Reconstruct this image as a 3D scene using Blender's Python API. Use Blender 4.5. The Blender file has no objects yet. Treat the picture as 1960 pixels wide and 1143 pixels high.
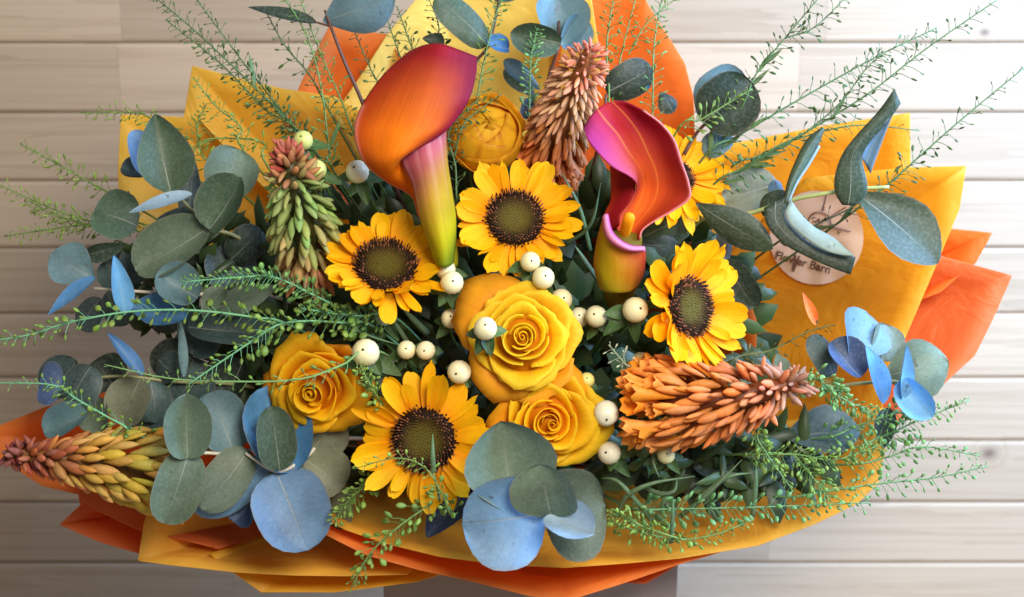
import bpy, math, random
import numpy as np
from mathutils import Vector, Matrix, Euler, noise

random.seed(7)
rnd = random.random
def uni(a, b): return a + (b - a) * random.random()
scene = bpy.context.scene
col = scene.collection

# ------------------------------------------------------------------ camera
D0 = 1.3                                   # metres from the camera to the bouquet's middle
CEN = Vector((0, 0, 0.45))
RM = Euler((math.radians(90 - 15), 0, 0)).to_matrix()
cd = bpy.data.cameras.new('camera'); cam = bpy.data.objects.new('camera', cd); col.objects.link(cam)
cam.matrix_world = Matrix.Translation(CEN + RM @ Vector((0, 0, D0))) @ RM.to_4x4()
cd.sensor_width = 36; cd.lens = 36 / (0.784 / D0)
cd.clip_start = 0.05; cd.clip_end = 50
cd.dof.use_dof = True; cd.dof.focus_distance = 1.27; cd.dof.aperture_fstop = 6.3
scene.camera = cam

# ------------------------------------------------------------------ light
w = bpy.data.worlds.new('World'); scene.world = w; w.use_nodes = True
w.node_tree.nodes['Background'].inputs[0].default_value = (1.0, 0.90, 0.80, 1)
w.node_tree.nodes['Background'].inputs[1].default_value = 0.27
def area(name, loc, target, size, energy, color, size_y=None):
    l = bpy.data.lights.new(name, 'AREA'); l.energy = energy; l.size = size; l.color = color
    if size_y: l.shape = 'RECTANGLE'; l.size_y = size_y
    o = bpy.data.objects.new(name, l); col.objects.link(o); o.location = loc
    o.rotation_euler = (Vector(target) - Vector(loc)).to_track_quat('-Z', 'Y').to_euler()
    return o
area('window_light', (1.0, -0.02, 0.90), (0.42, 0.40, 0.40), 0.7, 26, (0.36, 0.58, 1.0), 0.8).data.spread = math.radians(118)
area('room_light', (0.42, -1.12, 1.25), (0.05, 0, 0.45), 0.6, 26, (1.0, 0.94, 0.84), 0.5)
scene.view_settings.view_transform = 'Standard'; scene.view_settings.look = 'None'
scene.view_settings.exposure = 0.0; scene.view_settings.gamma = 1.0
scene.view_settings.use_curve_mapping = False
scene.render.engine = 'CYCLES'
scene.cycles.max_bounces = 8

# ------------------------------------------------------------------ helpers
def lin(c):
    return tuple((x / 255 / 12.92) if x / 255 <= 0.04045 else ((x / 255 + 0.055) / 1.055) ** 2.4 for x in c)
def vary(c, h=0.1):
    f = uni(1 - h, 1 + h)
    return tuple(max(0.0, x * f * uni(1 - h * .35, 1 + h * .35)) for x in c)
def mixc(a, b, t): return tuple(x * (1 - t) + y * t for x, y in zip(a, b))
def ramp(stops, t):
    t = min(max(t, stops[0][0]), stops[-1][0])
    for (t0, c0), (t1, c1) in zip(stops, stops[1:]):
        if t <= t1: return mixc(c0, c1, (t - t0) / max(1e-6, t1 - t0))
    return stops[-1][1]
PX = 0.784 / 1960
def K(px, py, z=0.0):
    """a point of the bouquet frame (x right, y up, z towards the viewer, metres)"""
    s = PX * (D0 - z) / D0
    return Vector(((px - 980) * s, (571.5 - py) * s, z))
def unK(p):
    s = PX * (D0 - p[2]) / D0
    return p[0] / s + 980, 571.5 - p[1] / s
TIE = Vector((0.005, -0.15, -0.27))
def tag(o, label=None, cat=None, group=None, kind=None):
    if label: o['label'] = label
    if cat: o['category'] = cat
    if group: o['group'] = group
    if kind: o['kind'] = kind
    return o
def thing(name, label, cat, k, group=None):
    o = bpy.data.objects.new(name, None); col.objects.link(o); o.empty_display_size = 0.01
    o.matrix_world = Matrix.Translation(CEN + RM @ k) @ RM.to_4x4()
    o['k'] = list(k); tag(o, label, cat, group)
    return o
def mesh(name, verts, faces, uv=None, colr=None, smooth=True):
    m = bpy.data.meshes.new(name)
    m.from_pydata([tuple(v) for v in verts], [], faces)
    if smooth: m.polygons.foreach_set('use_smooth', [True] * len(m.polygons))
    if uv is not None:
        l = m.uv_layers.new(name='UVMap'); idx = np.zeros(len(m.loops), dtype=np.int32)
        m.loops.foreach_get('vertex_index', idx)
        l.data.foreach_set('uv', np.asarray(uv, dtype=np.float32)[idx].ravel())
    if colr is not None:
        a = m.color_attributes.new('Col', 'FLOAT_COLOR', 'POINT')
        c = np.ones((len(verts), 4), dtype=np.float32); c[:, :3] = np.asarray(colr, dtype=np.float32)[:, :3]
        a.data.foreach_set('color', c.ravel())
    m.update()
    return m
def part(name, me, mat, parent, color=None, mtx=None, kind=None):
    o = bpy.data.objects.new(name, me); col.objects.link(o)
    if mat and not me.materials: me.materials.append(mat)
    if parent:
        o.parent = parent
    if mtx is not None: o.matrix_local = mtx
    if color: o.color = (*color, 1)
    if kind: o['kind'] = kind
    return o
def rootk(r): return Vector(r['k'])
class MB:
    def __init__(s): s.v = []; s.f = []; s.uv = []; s.c = []
    def add(s, v, f, uv=None, c=None):
        n = len(s.v); s.v += [Vector(x) for x in v]; s.f += [tuple(i + n for i in q) for q in f]
        s.uv += uv if uv else [(0, 0)] * len(v)
        s.c += c if isinstance(c, list) else [c or (1, 1, 1)] * len(v)
    def tube(s, pts, r0, r1=None, n=6, c=None, cap=True):
        r1 = r0 if r1 is None else r1
        pts = [Vector(p) for p in pts]; L = len(pts); v = []; f = []; ref = None
        for i, p in enumerate(pts):
            t = (pts[min(i + 1, L - 1)] - pts[max(i - 1, 0)])
            t = t.normalized() if t.length > 1e-9 else Vector((0, 0, 1))
            if ref is None: ref = t.orthogonal().normalized()
            ref = (ref - t * ref.dot(t)); ref = ref.normalized() if ref.length > 1e-6 else t.orthogonal().normalized()
            b = t.cross(ref); k = i / max(1, L - 1)
            r = r0(k) if callable(r0) else r0 + (r1 - r0) * k
            for j in range(n):
                a = 2 * math.pi * j / n; v.append(p + (ref * math.cos(a) + b * math.sin(a)) * r)
        for i in range(L - 1):
            for j in range(n): f.append((i * n + j, i * n + (j + 1) % n, (i + 1) * n + (j + 1) % n, (i + 1) * n + j))
        if cap: f.append(tuple(range(n))[::-1]); f.append(tuple((L - 1) * n + j for j in range(n)))
        s.add(v, f, None, c)
    def build(s, name, mat, parent, color=None, kind=None):
        k = rootk(parent) if parent and 'k' in parent else Vector((0, 0, 0))
        return part(name, mesh(name, [x - k for x in s.v], s.f, s.uv, s.c), mat, parent, color, None, kind)
def cr(P, n):
    """Catmull-Rom through the points P (list of arrays), n samples"""
    P = [np.asarray(p, float) for p in P]; L = len(P)
    if L == 2: return [P[0] + (P[1] - P[0]) * i / (n - 1) for i in range(n)]
    out = []
    for i in range(n):
        t = i / (n - 1) * (L - 1); k = min(int(t), L - 2); u = t - k
        p1, p2 = P[k], P[k + 1]
        p0 = P[k - 1] if k > 0 else 2 * p1 - p2
        p3 = P[k + 2] if k + 2 < L else 2 * p2 - p1
        out.append(0.5 * (2 * p1 + (p2 - p0) * u + (2 * p0 - 5 * p1 + 4 * p2 - p3) * u * u + (3 * p1 - p0 - 3 * p2 + p3) * u ** 3))
    return out
def curve(pts, n=16): return [Vector(p) for p in cr([tuple(p) for p in pts], n)]
def grid_faces(nu, nv): return [(j * nu + i, j * nu + i + 1, (j + 1) * nu + i + 1, (j + 1) * nu + i) for j in range(nv - 1) for i in range(nu - 1)]
def patch(rows, nu, nv):
    """smooth sheet through a net of K points; vertices row by row, with (u, v)"""
    R = [cr([tuple(p) for p in r], nu) for r in rows]
    C = [cr([R[j][i] for j in range(len(R))], nv) for i in range(nu)]
    v = [Vector(C[i][j]) for j in range(nv) for i in range(nu)]
    uv = [(i / (nu - 1), j / (nv - 1)) for j in range(nv) for i in range(nu)]
    return v, grid_faces(nu, nv), uv
def solid(o, t, off=-1):
    m = o.modifiers.new('thickness', 'SOLIDIFY'); m.thickness = t; m.offset = off
    return o
def to_tie(p, deep=0.04):
    """the hidden way of a stem from the tie to point p"""
    p = Vector(p)
    m = TIE.lerp(p, 0.62); m.z -= deep
    return [TIE + Vector((p.x * .04, 0.0, p.y * .03)), TIE.lerp(p, 0.25) + Vector((0, 0, -deep * .5)), m, p]

# ------------------------------------------------------------------ materials
def nt(name):
    m = bpy.data.materials.new(name); m.use_nodes = True; t = m.node_tree
    return m, t, t.nodes['Principled BSDF'], t.nodes['Material Output']
def N(t, typ, **kw):
    n = t.nodes.new(typ)
    for k, v in kw.items():
        if k in n.inputs: n.inputs[k].default_value = v
        else: setattr(n, k, v)
    return n
def math_n(t, op, a, b=None, c=None):
    n = t.nodes.new('ShaderNodeMath'); n.operation = op
    for i, x in enumerate((a, b, c)):
        if x is None: continue
        if isinstance(x, (int, float)): n.inputs[i].default_value = x
        else: t.links.new(x, n.inputs[i])
    return n.outputs[0]
def mixrgb(t, fac, a, b, blend='MIX'):
    n = t.nodes.new('ShaderNodeMix'); n.data_type = 'RGBA'; n.blend_type = blend
    for i, x in ((0, fac), (6, a), (7, b)):
        if isinstance(x, (int, float)): n.inputs[i].default_value = x
        elif isinstance(x, tuple): n.inputs[i].default_value = (*x[:3], 1)
        else: t.links.new(x, n.inputs[i])
    return n.outputs[2]
def bump(t, b, height, strength, dist):
    n = N(t, 'ShaderNodeBump', Strength=strength, Distance=dist)
    t.links.new(height, n.inputs['Height']); t.links.new(n.outputs[0], b.inputs['Normal']); return n
def translucent(t, b, out, colr, fac):
    tr = t.nodes.new('ShaderNodeBsdfTranslucent'); mx = t.nodes.new('ShaderNodeMixShader'); mx.inputs[0].default_value = fac
    if isinstance(colr, tuple): tr.inputs[0].default_value = (*colr, 1)
    else: t.links.new(colr, tr.inputs[0])
    t.links.new(b.outputs[0], mx.inputs[1]); t.links.new(tr.outputs[0], mx.inputs[2]); t.links.new(mx.outputs[0], out.inputs[0])
def tinted(name, rough, trans=0.2, noise_scale=60, noise_amt=0.25, spec=0.4, use_col=True, bump_s=0.15, streak=0.0, sx=55.0):
    """object colour x vertex colour x fine mottling, partly translucent"""
    m, t, b, out = nt(name)
    oi = t.nodes.new('ShaderNodeObjectInfo'); c = oi.outputs['Color']
    if use_col:
        at = N(t, 'ShaderNodeVertexColor', layer_name='Col'); c = mixrgb(t, 1.0, c, at.outputs[0], 'MULTIPLY')
    tc = t.nodes.new('ShaderNodeTexCoord'); no = N(t, 'ShaderNodeTexNoise', Scale=noise_scale, Detail=4.0)
    ad = t.nodes.new('ShaderNodeVectorMath'); ad.operation = 'ADD'
    ge = t.nodes.new('ShaderNodeNewGeometry'); t.links.new(ge.outputs['Position'], ad.inputs[0]); t.links.new(oi.outputs['Random'], ad.inputs[1])
    t.links.new(ad.outputs[0], no.inputs['Vector'])
    f = math_n(t, 'MULTIPLY_ADD', no.outputs[0], 2 * noise_amt, 1 - noise_amt)
    cb = t.nodes.new('ShaderNodeCombineColor')
    for i in range(3): t.links.new(f, cb.inputs[i])
    c = mixrgb(t, 1.0, c, cb.outputs[0], 'MULTIPLY')
    hgt = no.outputs[0]
    if streak:
        uvn = t.nodes.new('ShaderNodeUVMap'); mp = N(t, 'ShaderNodeMapping'); mp.inputs['Scale'].default_value = (sx, 2.2, 1); t.links.new(uvn.outputs[0], mp.inputs[0])
        av = t.nodes.new('ShaderNodeVectorMath'); av.operation = 'ADD'; t.links.new(mp.outputs[0], av.inputs[0])
        sc_ = math_n(t, 'MULTIPLY', oi.outputs['Random'], 50.0); t.links.new(sc_, av.inputs[1])
        ns = N(t, 'ShaderNodeTexNoise', Scale=1.0, Detail=3.0, Roughness=0.6); t.links.new(av.outputs[0], ns.inputs['Vector'])
        f2 = math_n(t, 'MULTIPLY_ADD', ns.outputs[0], 2 * streak, 1 - streak)
        cb2 = t.nodes.new('ShaderNodeCombineColor'); t.links.new(math_n(t, 'MULTIPLY_ADD', ns.outputs[0], streak, 1 - streak * .5), cb2.inputs[0])
        for i in (1, 2): t.links.new(f2, cb2.inputs[i])
        c = mixrgb(t, 1.0, c, cb2.outputs[0], 'MULTIPLY'); hgt = math_n(t, 'ADD', math_n(t, 'MULTIPLY', ns.outputs[0], 1.4), math_n(t, 'MULTIPLY', hgt, .6))
    t.links.new(c, b.inputs['Base Color']); b.inputs['Roughness'].default_value = rough; b.inputs['Specular IOR Level'].default_value = spec
    if bump_s: bump(t, b, hgt, bump_s, 0.0006)
    if trans: translucent(t, b, out, c, trans)
    return m
M = {}
M['petal'] = tinted('petal_tissue', 0.6, 0.3, 160, 0.10, 0.2, bump_s=0.35, streak=.22, sx=16.0)
M['rose'] = tinted('rose_petal_tissue', 0.5, 0.5, 70, 0.14, 0.2, bump_s=0.3, streak=.16, sx=34.0)
M['calla'] = tinted('calla_spathe', 0.62, 0.25, 50, 0.2, 0.18, bump_s=0.25, streak=.28, sx=46.0)
M['floret'] = tinted('fleshy_floret', 0.55, 0.22, 260, 0.3, 0.25)
M['green'] = tinted('green_stem', 0.5, 0.0, 120, 0.2, 0.4)
M['pod'] = tinted('seed_pod_skin', 0.45, 0.3, 150, 0.2, 0.4)
M['dark_leaf'] = tinted('dark_leaf', 0.42, 0.08, 40, 0.35, 0.4)
M['disc'] = tinted('sunflower_disc', 0.7, 0.0, 400, 0.3, 0.2)

def leaf_material():
    m, t, b, out = nt('eucalyptus_leaf')
    oi = t.nodes.new('ShaderNodeObjectInfo'); uvn = t.nodes.new('ShaderNodeUVMap'); sp = t.nodes.new('ShaderNodeSeparateXYZ')
    t.links.new(uvn.outputs[0], sp.inputs[0])
    au = math_n(t, 'ABSOLUTE', math_n(t, 'MULTIPLY_ADD', sp.outputs[0], 2.0, -1.0)); v = sp.outputs[1]
    ge = t.nodes.new('ShaderNodeNewGeometry')
    ad = t.nodes.new('ShaderNodeVectorMath'); ad.operation = 'ADD'; t.links.new(ge.outputs['Position'], ad.inputs[0]); t.links.new(oi.outputs['Random'], ad.inputs[1])
    n1 = N(t, 'ShaderNodeTexNoise', Scale=38.0, Detail=5.0, Roughness=0.6); t.links.new(ad.outputs[0], n1.inputs['Vector'])
    n2 = N(t, 'ShaderNodeTexNoise', Scale=420.0, Detail=3.0); t.links.new(ad.outputs[0], n2.inputs['Vector'])
    # midrib and side veins
    mid = math_n(t, 'SUBTRACT', 1.0, math_n(t, 'SMOOTH_MIN', math_n(t, 'MULTIPLY', au, 28.0), 1.0, 0.2))
    ph = math_n(t, 'MULTIPLY', math_n(t, 'ADD', math_n(t, 'MULTIPLY_ADD', au, -0.38, v), math_n(t, 'MULTIPLY', n1.outputs[0], 0.08)), 9.0)
    fr = math_n(t, 'ABSOLUTE', math_n(t, 'MULTIPLY_ADD', math_n(t, 'FRACT', ph), 2.0, -1.0))
    side = math_n(t, 'MULTIPLY', math_n(t, 'SUBTRACT', 1.0, math_n(t, 'MINIMUM', math_n(t, 'MULTIPLY', fr, 9.0), 1.0)), 0.5)
    vein = math_n(t, 'MAXIMUM', math_n(t, 'MAXIMUM', mid, 0.0), side)
    c = oi.outputs['Color']
    f = math_n(t, 'MULTIPLY_ADD', n1.outputs[0], 1.1, 0.42)
    cb = t.nodes.new('ShaderNodeCombineColor')
    for i in range(3): t.links.new(f, cb.inputs[i])
    c = mixrgb(t, 1.0, c, cb.outputs[0], 'MULTIPLY')
    fine = N(t, 'ShaderNodeMapRange'); t.links.new(n2.outputs[0], fine.inputs[0]); fine.inputs[1].default_value = .45; fine.inputs[2].default_value = .85; fine.inputs[3].default_value = 0; fine.inputs[4].default_value = .14
    c = mixrgb(t, fine.outputs[0], c, (0.55, 0.6, 0.58))
    c = mixrgb(t, math_n(t, 'MULTIPLY', vein, 0.42), c, (0.09, 0.11, 0.09))
    pale = math_n(t, 'MULTIPLY', math_n(t, 'MAXIMUM', mid, 0.0), math_n(t, 'MULTIPLY', math_n(t, 'POWER', math_n(t, 'SUBTRACT', 1.0, v), 1.6), 0.75))
    c = mixrgb(t, pale, c, (0.55, 0.56, 0.46))
    sp_ = N(t, 'ShaderNodeTexNoise', Scale=150.0, Detail=2.0); t.links.new(ad.outputs[0], sp_.inputs['Vector'])
    sr = N(t, 'ShaderNodeMapRange'); t.links.new(sp_.outputs[0], sr.inputs[0]); sr.inputs[1].default_value = .68; sr.inputs[2].default_value = .74; sr.inputs[3].default_value = 0; sr.inputs[4].default_value = .6
    c = mixrgb(t, sr.outputs[0], c, (0.07, 0.06, 0.045))
    rim = N(t, 'ShaderNodeMapRange'); t.links.new(au, rim.inputs[0]); rim.inputs[1].default_value = .93; rim.inputs[2].default_value = 1.0; rim.inputs[3].default_value = 0; rim.inputs[4].default_value = .55
    c = mixrgb(t, rim.outputs[0], c, (0.22, 0.20, 0.15))
    t.links.new(c, b.inputs['Base Color']); b.inputs['Roughness'].default_value = 0.52; b.inputs['Specular IOR Level'].default_value = 0.4
    h = math_n(t, 'ADD', math_n(t, 'MULTIPLY', vein, -0.6), math_n(t, 'MULTIPLY', n2.outputs[0], 0.5))
    bump(t, b, h, 0.25, 0.0007)
    translucent(t, b, out, c, 0.12)
    return m
M['leaf'] = leaf_material()

def paper_material():
    m, t, b, out = nt('wrapping_film')
    oi = t.nodes.new('ShaderNodeObjectInfo'); ge = t.nodes.new('ShaderNodeNewGeometry')
    n1 = N(t, 'ShaderNodeTexNoise', Scale=9.0, Detail=3.0); t.links.new(ge.outputs['Position'], n1.inputs['Vector'])
    n2 = N(t, 'ShaderNodeTexNoise', Scale=700.0, Detail=2.0); t.links.new(ge.outputs['Position'], n2.inputs['Vector'])
    c = mixrgb(t, math_n(t, 'MULTIPLY', n1.outputs[0], 0.35), oi.outputs['Color'], mixrgb(t, 1.0, oi.outputs['Color'], (0.82, 0.72, 0.6), 'MULTIPLY'))
    t.links.new(c, b.inputs['Base Color']); b.inputs['Roughness'].default_value = 0.5; b.inputs['Specular IOR Level'].default_value = 0.35
    vo = N(t, 'ShaderNodeTexNoise', Scale=16.0, Detail=3.0, Distortion=1.2); t.links.new(ge.outputs['Position'], vo.inputs['Vector'])
    crk = math_n(t, 'ABSOLUTE', math_n(t, 'MULTIPLY_ADD', vo.outputs[0], 2.0, -1.0))
    bump(t, b, math_n(t, 'ADD', math_n(t, 'MULTIPLY', n1.outputs[0], .7), math_n(t, 'ADD', math_n(t, 'MULTIPLY', crk, .35), math_n(t, 'MULTIPLY', n2.outputs[0], 0.02))), 0.5, 0.014)
    translucent(t, b, out, c, 0.42)
    return m
M['paper'] = paper_material()

def plain(name, c, rough=0.5, spec=0.4, sss=0.0, nscale=80, namt=0.12):
    m, t, b, out = nt(name)
    ge = t.nodes.new('ShaderNodeNewGeometry'); n1 = N(t, 'ShaderNodeTexNoise', Scale=nscale, Detail=4.0); t.links.new(ge.outputs['Position'], n1.inputs['Vector'])
    c2 = mixrgb(t, n1.outputs[0], tuple(x * (1 - namt * 2) for x in c), tuple(min(1, x * (1 + namt)) for x in c))
    t.links.new(c2, b.inputs['Base Color']); b.inputs['Roughness'].default_value = rough; b.inputs['Specular IOR Level'].default_value = spec
    if sss:
        b.inputs['Subsurface Weight'].default_value = sss; b.inputs['Subsurface Radius'].default_value = (0.006, 0.004, 0.002)
        b.inputs['Subsurface Scale'].default_value = 1.0
    bump(t, b, n1.outputs[0], 0.1, 0.0008)
    return m
M['berry'] = tinted('waxy_berry', 0.4, 0.0, 110, 0.16, 0.4, use_col=False, bump_s=0.2)
M['berry_tip'] = plain('berry_tip', (0.03, 0.03, 0.012), 0.7)
M['box'] = plain('taupe_card', lin((150, 138, 128)), 0.7, 0.3, nscale=30)
M['sticker'] = plain('sticker_paper', lin((238, 198, 164)), 0.45, 0.4, nscale=20, namt=0.05)
M['ink'] = plain('brown_ink', lin((112, 74, 56)), 0.6)
M['table'] = plain('table_wood', lin((170, 150, 130)), 0.6, nscale=12)

def wood_material():
    m, t, b, out = nt('pale_pine_board')
    oi = t.nodes.new('ShaderNodeObjectInfo'); ge = t.nodes.new('ShaderNodeNewGeometry')
    off = t.nodes.new('ShaderNodeCombineXYZ'); t.links.new(math_n(t, 'MULTIPLY', oi.outputs['Random'], 37.0), off.inputs[0]); t.links.new(math_n(t, 'MULTIPLY', oi.outputs['Random'], 11.0), off.inputs[2])
    ad = t.nodes.new('ShaderNodeVectorMath'); ad.operation = 'ADD'; t.links.new(ge.outputs['Position'], ad.inputs[0]); t.links.new(off.outputs[0], ad.inputs[1])
    mp = N(t, 'ShaderNodeMapping'); mp.inputs['Scale'].default_value = (0.9, 1, 22); t.links.new(ad.outputs[0], mp.inputs[0])
    # knots bend the grain
    kn = None
    for (x, z, r) in KNOTS:
        d = t.nodes.new('ShaderNodeVectorMath'); d.operation = 'SUBTRACT'; t.links.new(ge.outputs['Position'], d.inputs[0]); d.inputs[1].default_value = (x, WALL_Y, z)
        s = t.nodes.new('ShaderNodeVectorMath'); s.operation = 'MULTIPLY'; t.links.new(d.outputs[0], s.inputs[0]); s.inputs[1].default_value = (0.75, 0, 1)
        l = t.nodes.new('ShaderNodeVectorMath'); l.operation = 'LENGTH'; t.links.new(s.outputs[0], l.inputs[0])
        g = math_n(t, 'POWER', 2.718, math_n(t, 'MULTIPLY', math_n(t, 'POWER', math_n(t, 'DIVIDE', l.outputs['Value'], r), 2.0), -1.0))
        kn = g if kn is None else math_n(t, 'MAXIMUM', kn, g)
    n1 = N(t, 'ShaderNodeTexNoise', Scale=1.0, Detail=5.0, Roughness=0.55, Distortion=0.3); t.links.new(mp.outputs[0], n1.inputs['Vector'])
    mp2 = N(t, 'ShaderNodeMapping'); mp2.inputs['Scale'].default_value = (0.7, 1, 230); t.links.new(ad.outputs[0], mp2.inputs[0])
    n2 = N(t, 'ShaderNodeTexNoise', Scale=1.0, Detail=3.0); t.links.new(mp2.outputs[0], n2.inputs['Vector'])
    rings = math_n(t, 'FRACT', math_n(t, 'ADD', math_n(t, 'MULTIPLY', n1.outputs[0], 9.0), math_n(t, 'MULTIPLY', kn, 4.0)))
    rings = math_n(t, 'POWER', rings, 2.5)
    f = math_n(t, 'ADD', math_n(t, 'MULTIPLY', rings, 0.45), math_n(t, 'MULTIPLY', n2.outputs[0], 0.62))
    c = mixrgb(t, f, (0.50, 0.39, 0.265), (0.36, 0.265, 0.168))
    c = mixrgb(t, math_n(t, 'MULTIPLY', math_n(t, 'POWER', kn, 3.0), 0.85), c, (0.14, 0.09, 0.06))
    hv = t.nodes.new('ShaderNodeHueSaturation'); t.links.new(c, hv.inputs['Color'])
    t.links.new(math_n(t, 'MULTIPLY_ADD', oi.outputs['Random'], 0.22, 0.88), hv.inputs['Value'])
    t.links.new(hv.outputs[0], b.inputs['Base Color']); b.inputs['Roughness'].default_value = 0.6; b.inputs['Specular IOR Level'].default_value = 0.3
    bump(t, b, f, 0.15, 0.001)
    return m

# ------------------------------------------------------------------ setting: board wall, table, box
WALL_Y = 0.43
CAMW = cam.matrix_world.translation
def wall_at(px, py):
    d = RM @ Vector(((px - 980) * PX / D0, (571.5 - py) * PX / D0, -1)); k = (WALL_Y - CAMW.y) / d.y
    return CAMW + d * k
KNOTS = [(*[wall_at(1893, 868)[i] for i in (0, 2)], 0.011), (*[wall_at(1885, 62)[i] for i in (0, 2)], 0.007), (*[wall_at(120, 640)[i] for i in (0, 2)], 0.006)]
M['wood'] = wood_material()
wall = bpy.data.objects.new('board_wall', None); col.objects.link(wall); wall.location = (0, WALL_Y, 0); tag(wall, kind='structure')
def board(x0, x1, z0, z1):
    r = 0.0038; t = 0.018; g = 0.0002
    z0 += g; z1 -= g; x0 += .0001; x1 -= .0001
    prof = [(t, z0), (r, z0), (r * .3, z0 + r * .3), (0, z0 + r), (0, z1 - r), (r * .3, z1 - r * .3), (r, z1), (t, z1)]
    v = [(x, y, z) for x in (x0, x1) for (y, z) in prof]; n = len(prof)
    f = [(i, (i + 1) % n, n + (i + 1) % n, n + i) for i in range(n)] + [tuple(range(n))[::-1], tuple(range(n, 2 * n))]
    part('board', mesh('board', v, f, smooth=False), M['wood'], wall)
ztop = wall_at(980, 82).z; bw = (wall_at(980, 82).z - wall_at(980, 1078).z) / 8
JOINTS = {0: [-0.385, 0.31], 1: [-0.39, 0.285], 2: [0.05], 3: [-0.05], 4: [0.2], 5: [-0.2], 6: [0.1], 7: [0.02], 8: [0.395 - 0.12], -1: [0.1], 9: [-0.3]}
for i in range(-3, 12):
    z1 = ztop - (i - 1) * bw; z0 = ztop - i * bw
    xs = [-0.95] + sorted(JOINTS.get(i, [0.0])) + [0.95]
    for a, b_ in zip(xs, xs[1:]): board(a, b_, z0, z1)
v = [(-.95, .0181, -.2), (.95, .0181, -.2), (.95, .0181, 1.3), (-.95, .0181, 1.3), (-.95, .03, -.2), (.95, .03, -.2), (.95, .03, 1.3), (-.95, .03, 1.3)]
part('backing', mesh('backing', v, [(0, 1, 2, 3), (7, 6, 5, 4), (0, 4, 5, 1), (1, 5, 6, 2), (2, 6, 7, 3), (3, 7, 4, 0)], smooth=False), plain('dark_gap', (0.26, 0.19, 0.13)), wall)

def boxmesh(name, x0, x1, y0, y1, z0, z1):
    v = [(x, y, z) for z in (z0, z1) for (x, y) in ((x0, y0), (x1, y0), (x1, y1), (x0, y1))]
    return mesh(name, v, [(3, 2, 1, 0), (4, 5, 6, 7), (0, 1, 5, 4), (1, 2, 6, 5), (2, 3, 7, 6), (3, 0, 4, 7)], smooth=False)
tt = part('table_top', boxmesh('table_top', -.9, .9, -.25, WALL_Y - .002, -.1, -.06), M['table'], None); tag(tt, kind='structure')
# gift box under the bouquet
def W(k): return CEN + RM @ k
bl = W(K(734, 1125, -0.10)); br = W(K(1297, 1125, -0.10))
bx = bpy.data.objects.new('flower_box', None); col.objects.link(bx); bx.location = (0, 0, -0.06)
tag(bx, 'plain taupe card box holding the bouquet, at the bottom edge', 'box')
zt = bl.z + 0.035 + .06; y0 = bl.y; y1 = y0 + 0.2; th = 0.004
def slab(nm, *a):
    o = part(nm, boxmesh(nm, *a), M['box'], bx); bm_ = o.modifiers.new('bevel', 'BEVEL'); bm_.width = 0.0012; bm_.segments = 2; return o
slab('front_panel', bl.x, br.x, y0, y0 + th, 0, zt); slab('back_panel', bl.x, br.x, y1 - th, y1, 0, zt)
slab('side_panel', bl.x, bl.x + th, y0 + th, y1 - th, 0, zt); slab('side_panel', br.x - th, br.x, y0 + th, y1 - th, 0, zt)
slab('bottom_panel', bl.x + th, br.x - th, y0 + th, y1 - th, 0, th)

# ------------------------------------------------------------------ wrapping sheets
OR = lin((255, 152, 70)); YE = lin((255, 212, 84)); YO = lin((248, 184, 44)); OD = lin((240, 130, 68))
SHEETS = {}
def sheet(key, label, edge, c, bow=0.02, seed=0, inner=0.10, ripple=0.0015, nu=44, nv=18, start=0.0):
    rs = random.Random(seed)
    E = [K(*p) for p in edge]; L = [0]
    for a, b_ in zip(E, E[1:]): L.append(L[-1] + (b_ - a).length)
    us = sorted(set([L[-1] * i / (nu - 1) for i in range(nu)] + L)); n = len(us)
    P = []
    for u in us:
        k = max(i for i in range(len(L) - 1) if L[i] <= u + 1e-9); q = (u - L[k]) / max(1e-9, L[k + 1] - L[k]); P.append(E[k].lerp(E[k + 1], q))
    ph = [rs.uniform(0, 6.28) for _ in range(3)]
    v = []; uv = []
    root = thing('wrapping_sheet', label, 'wrapping paper', E[len(E) // 2], 'film sheets wrapped round the bouquet')
    k0 = rootk(root)
    for j in range(nv):
        q = j / (nv - 1)
        for i, p in enumerate(P):
            tgt = TIE + (p - TIE) * inner
            x = p.lerp(tgt, q)
            u = us[i] / L[-1]
            x = x + Vector((0, 0, -bow * math.sin(math.pi * q ** .8)))
            x.z += .006 * q * (1 - q) * 4 * (abs(((u * 7 + ph[0]) % 2) - 1) - .5 + .5 * (abs(((u * 17 + ph[1]) % 2) - 1) - .5))
            x.z += ripple * (1 - q) * (math.sin(9 * u + ph[0] + 2 * q) + .6 * math.sin(23 * u + ph[1]) * q * 2 + .9 * math.sin(5 * u + ph[2] + 4 * q))
            v.append(x - k0); uv.append((u, q))
    o = part('film', mesh('film', v, grid_faces(n, nv), uv), M['paper'], root, c)
    solid(o, 0.0006, 0)
    SHEETS[key] = ([x + k0 for x in v], root)
    return root
sheet('lining', 'dark orange inner lining film, mostly hidden among the stems', [(980 + 470 * math.cos(a), 640 - 270 * math.sin(a), -0.10) for a in [math.radians(x) for x in range(-90, 271, 12)]], lin((205, 105, 20)), 0.01, 1)
sheet('w1', 'orange film corner behind the large grey top-left eucalyptus leaf', [(545, 235, -.13), (568, 180, -.13), (600, 110, -.13), (630, 50, -.13), (741, 66, -.13), (790, 150, -.13)], OR, 0.02, 2)
sheet('w2', 'pale yellow film standing behind the left calla lily', [(640, 220, -.125), (700, 132, -.12), (741, 66, -.12), (794, 0, -.12), (835, -55, -.12), (1010, -70, -.12), (1130, -10, -.12), (1150, 120, -.12)], lin((255, 228, 116)), 0.02, 3)
sheet('w3', 'orange film corner rising behind the top kniphofia spike', [(1070, 40, -.125), (1095, -45, -.125), (1215, -45, -.125), (1238, 3, -.12), (1310, 120, -.12), (1327, 185, -.12), (1330, 260, -.125), (1290, 330, -.13)], OR, 0.02, 4)
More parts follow.
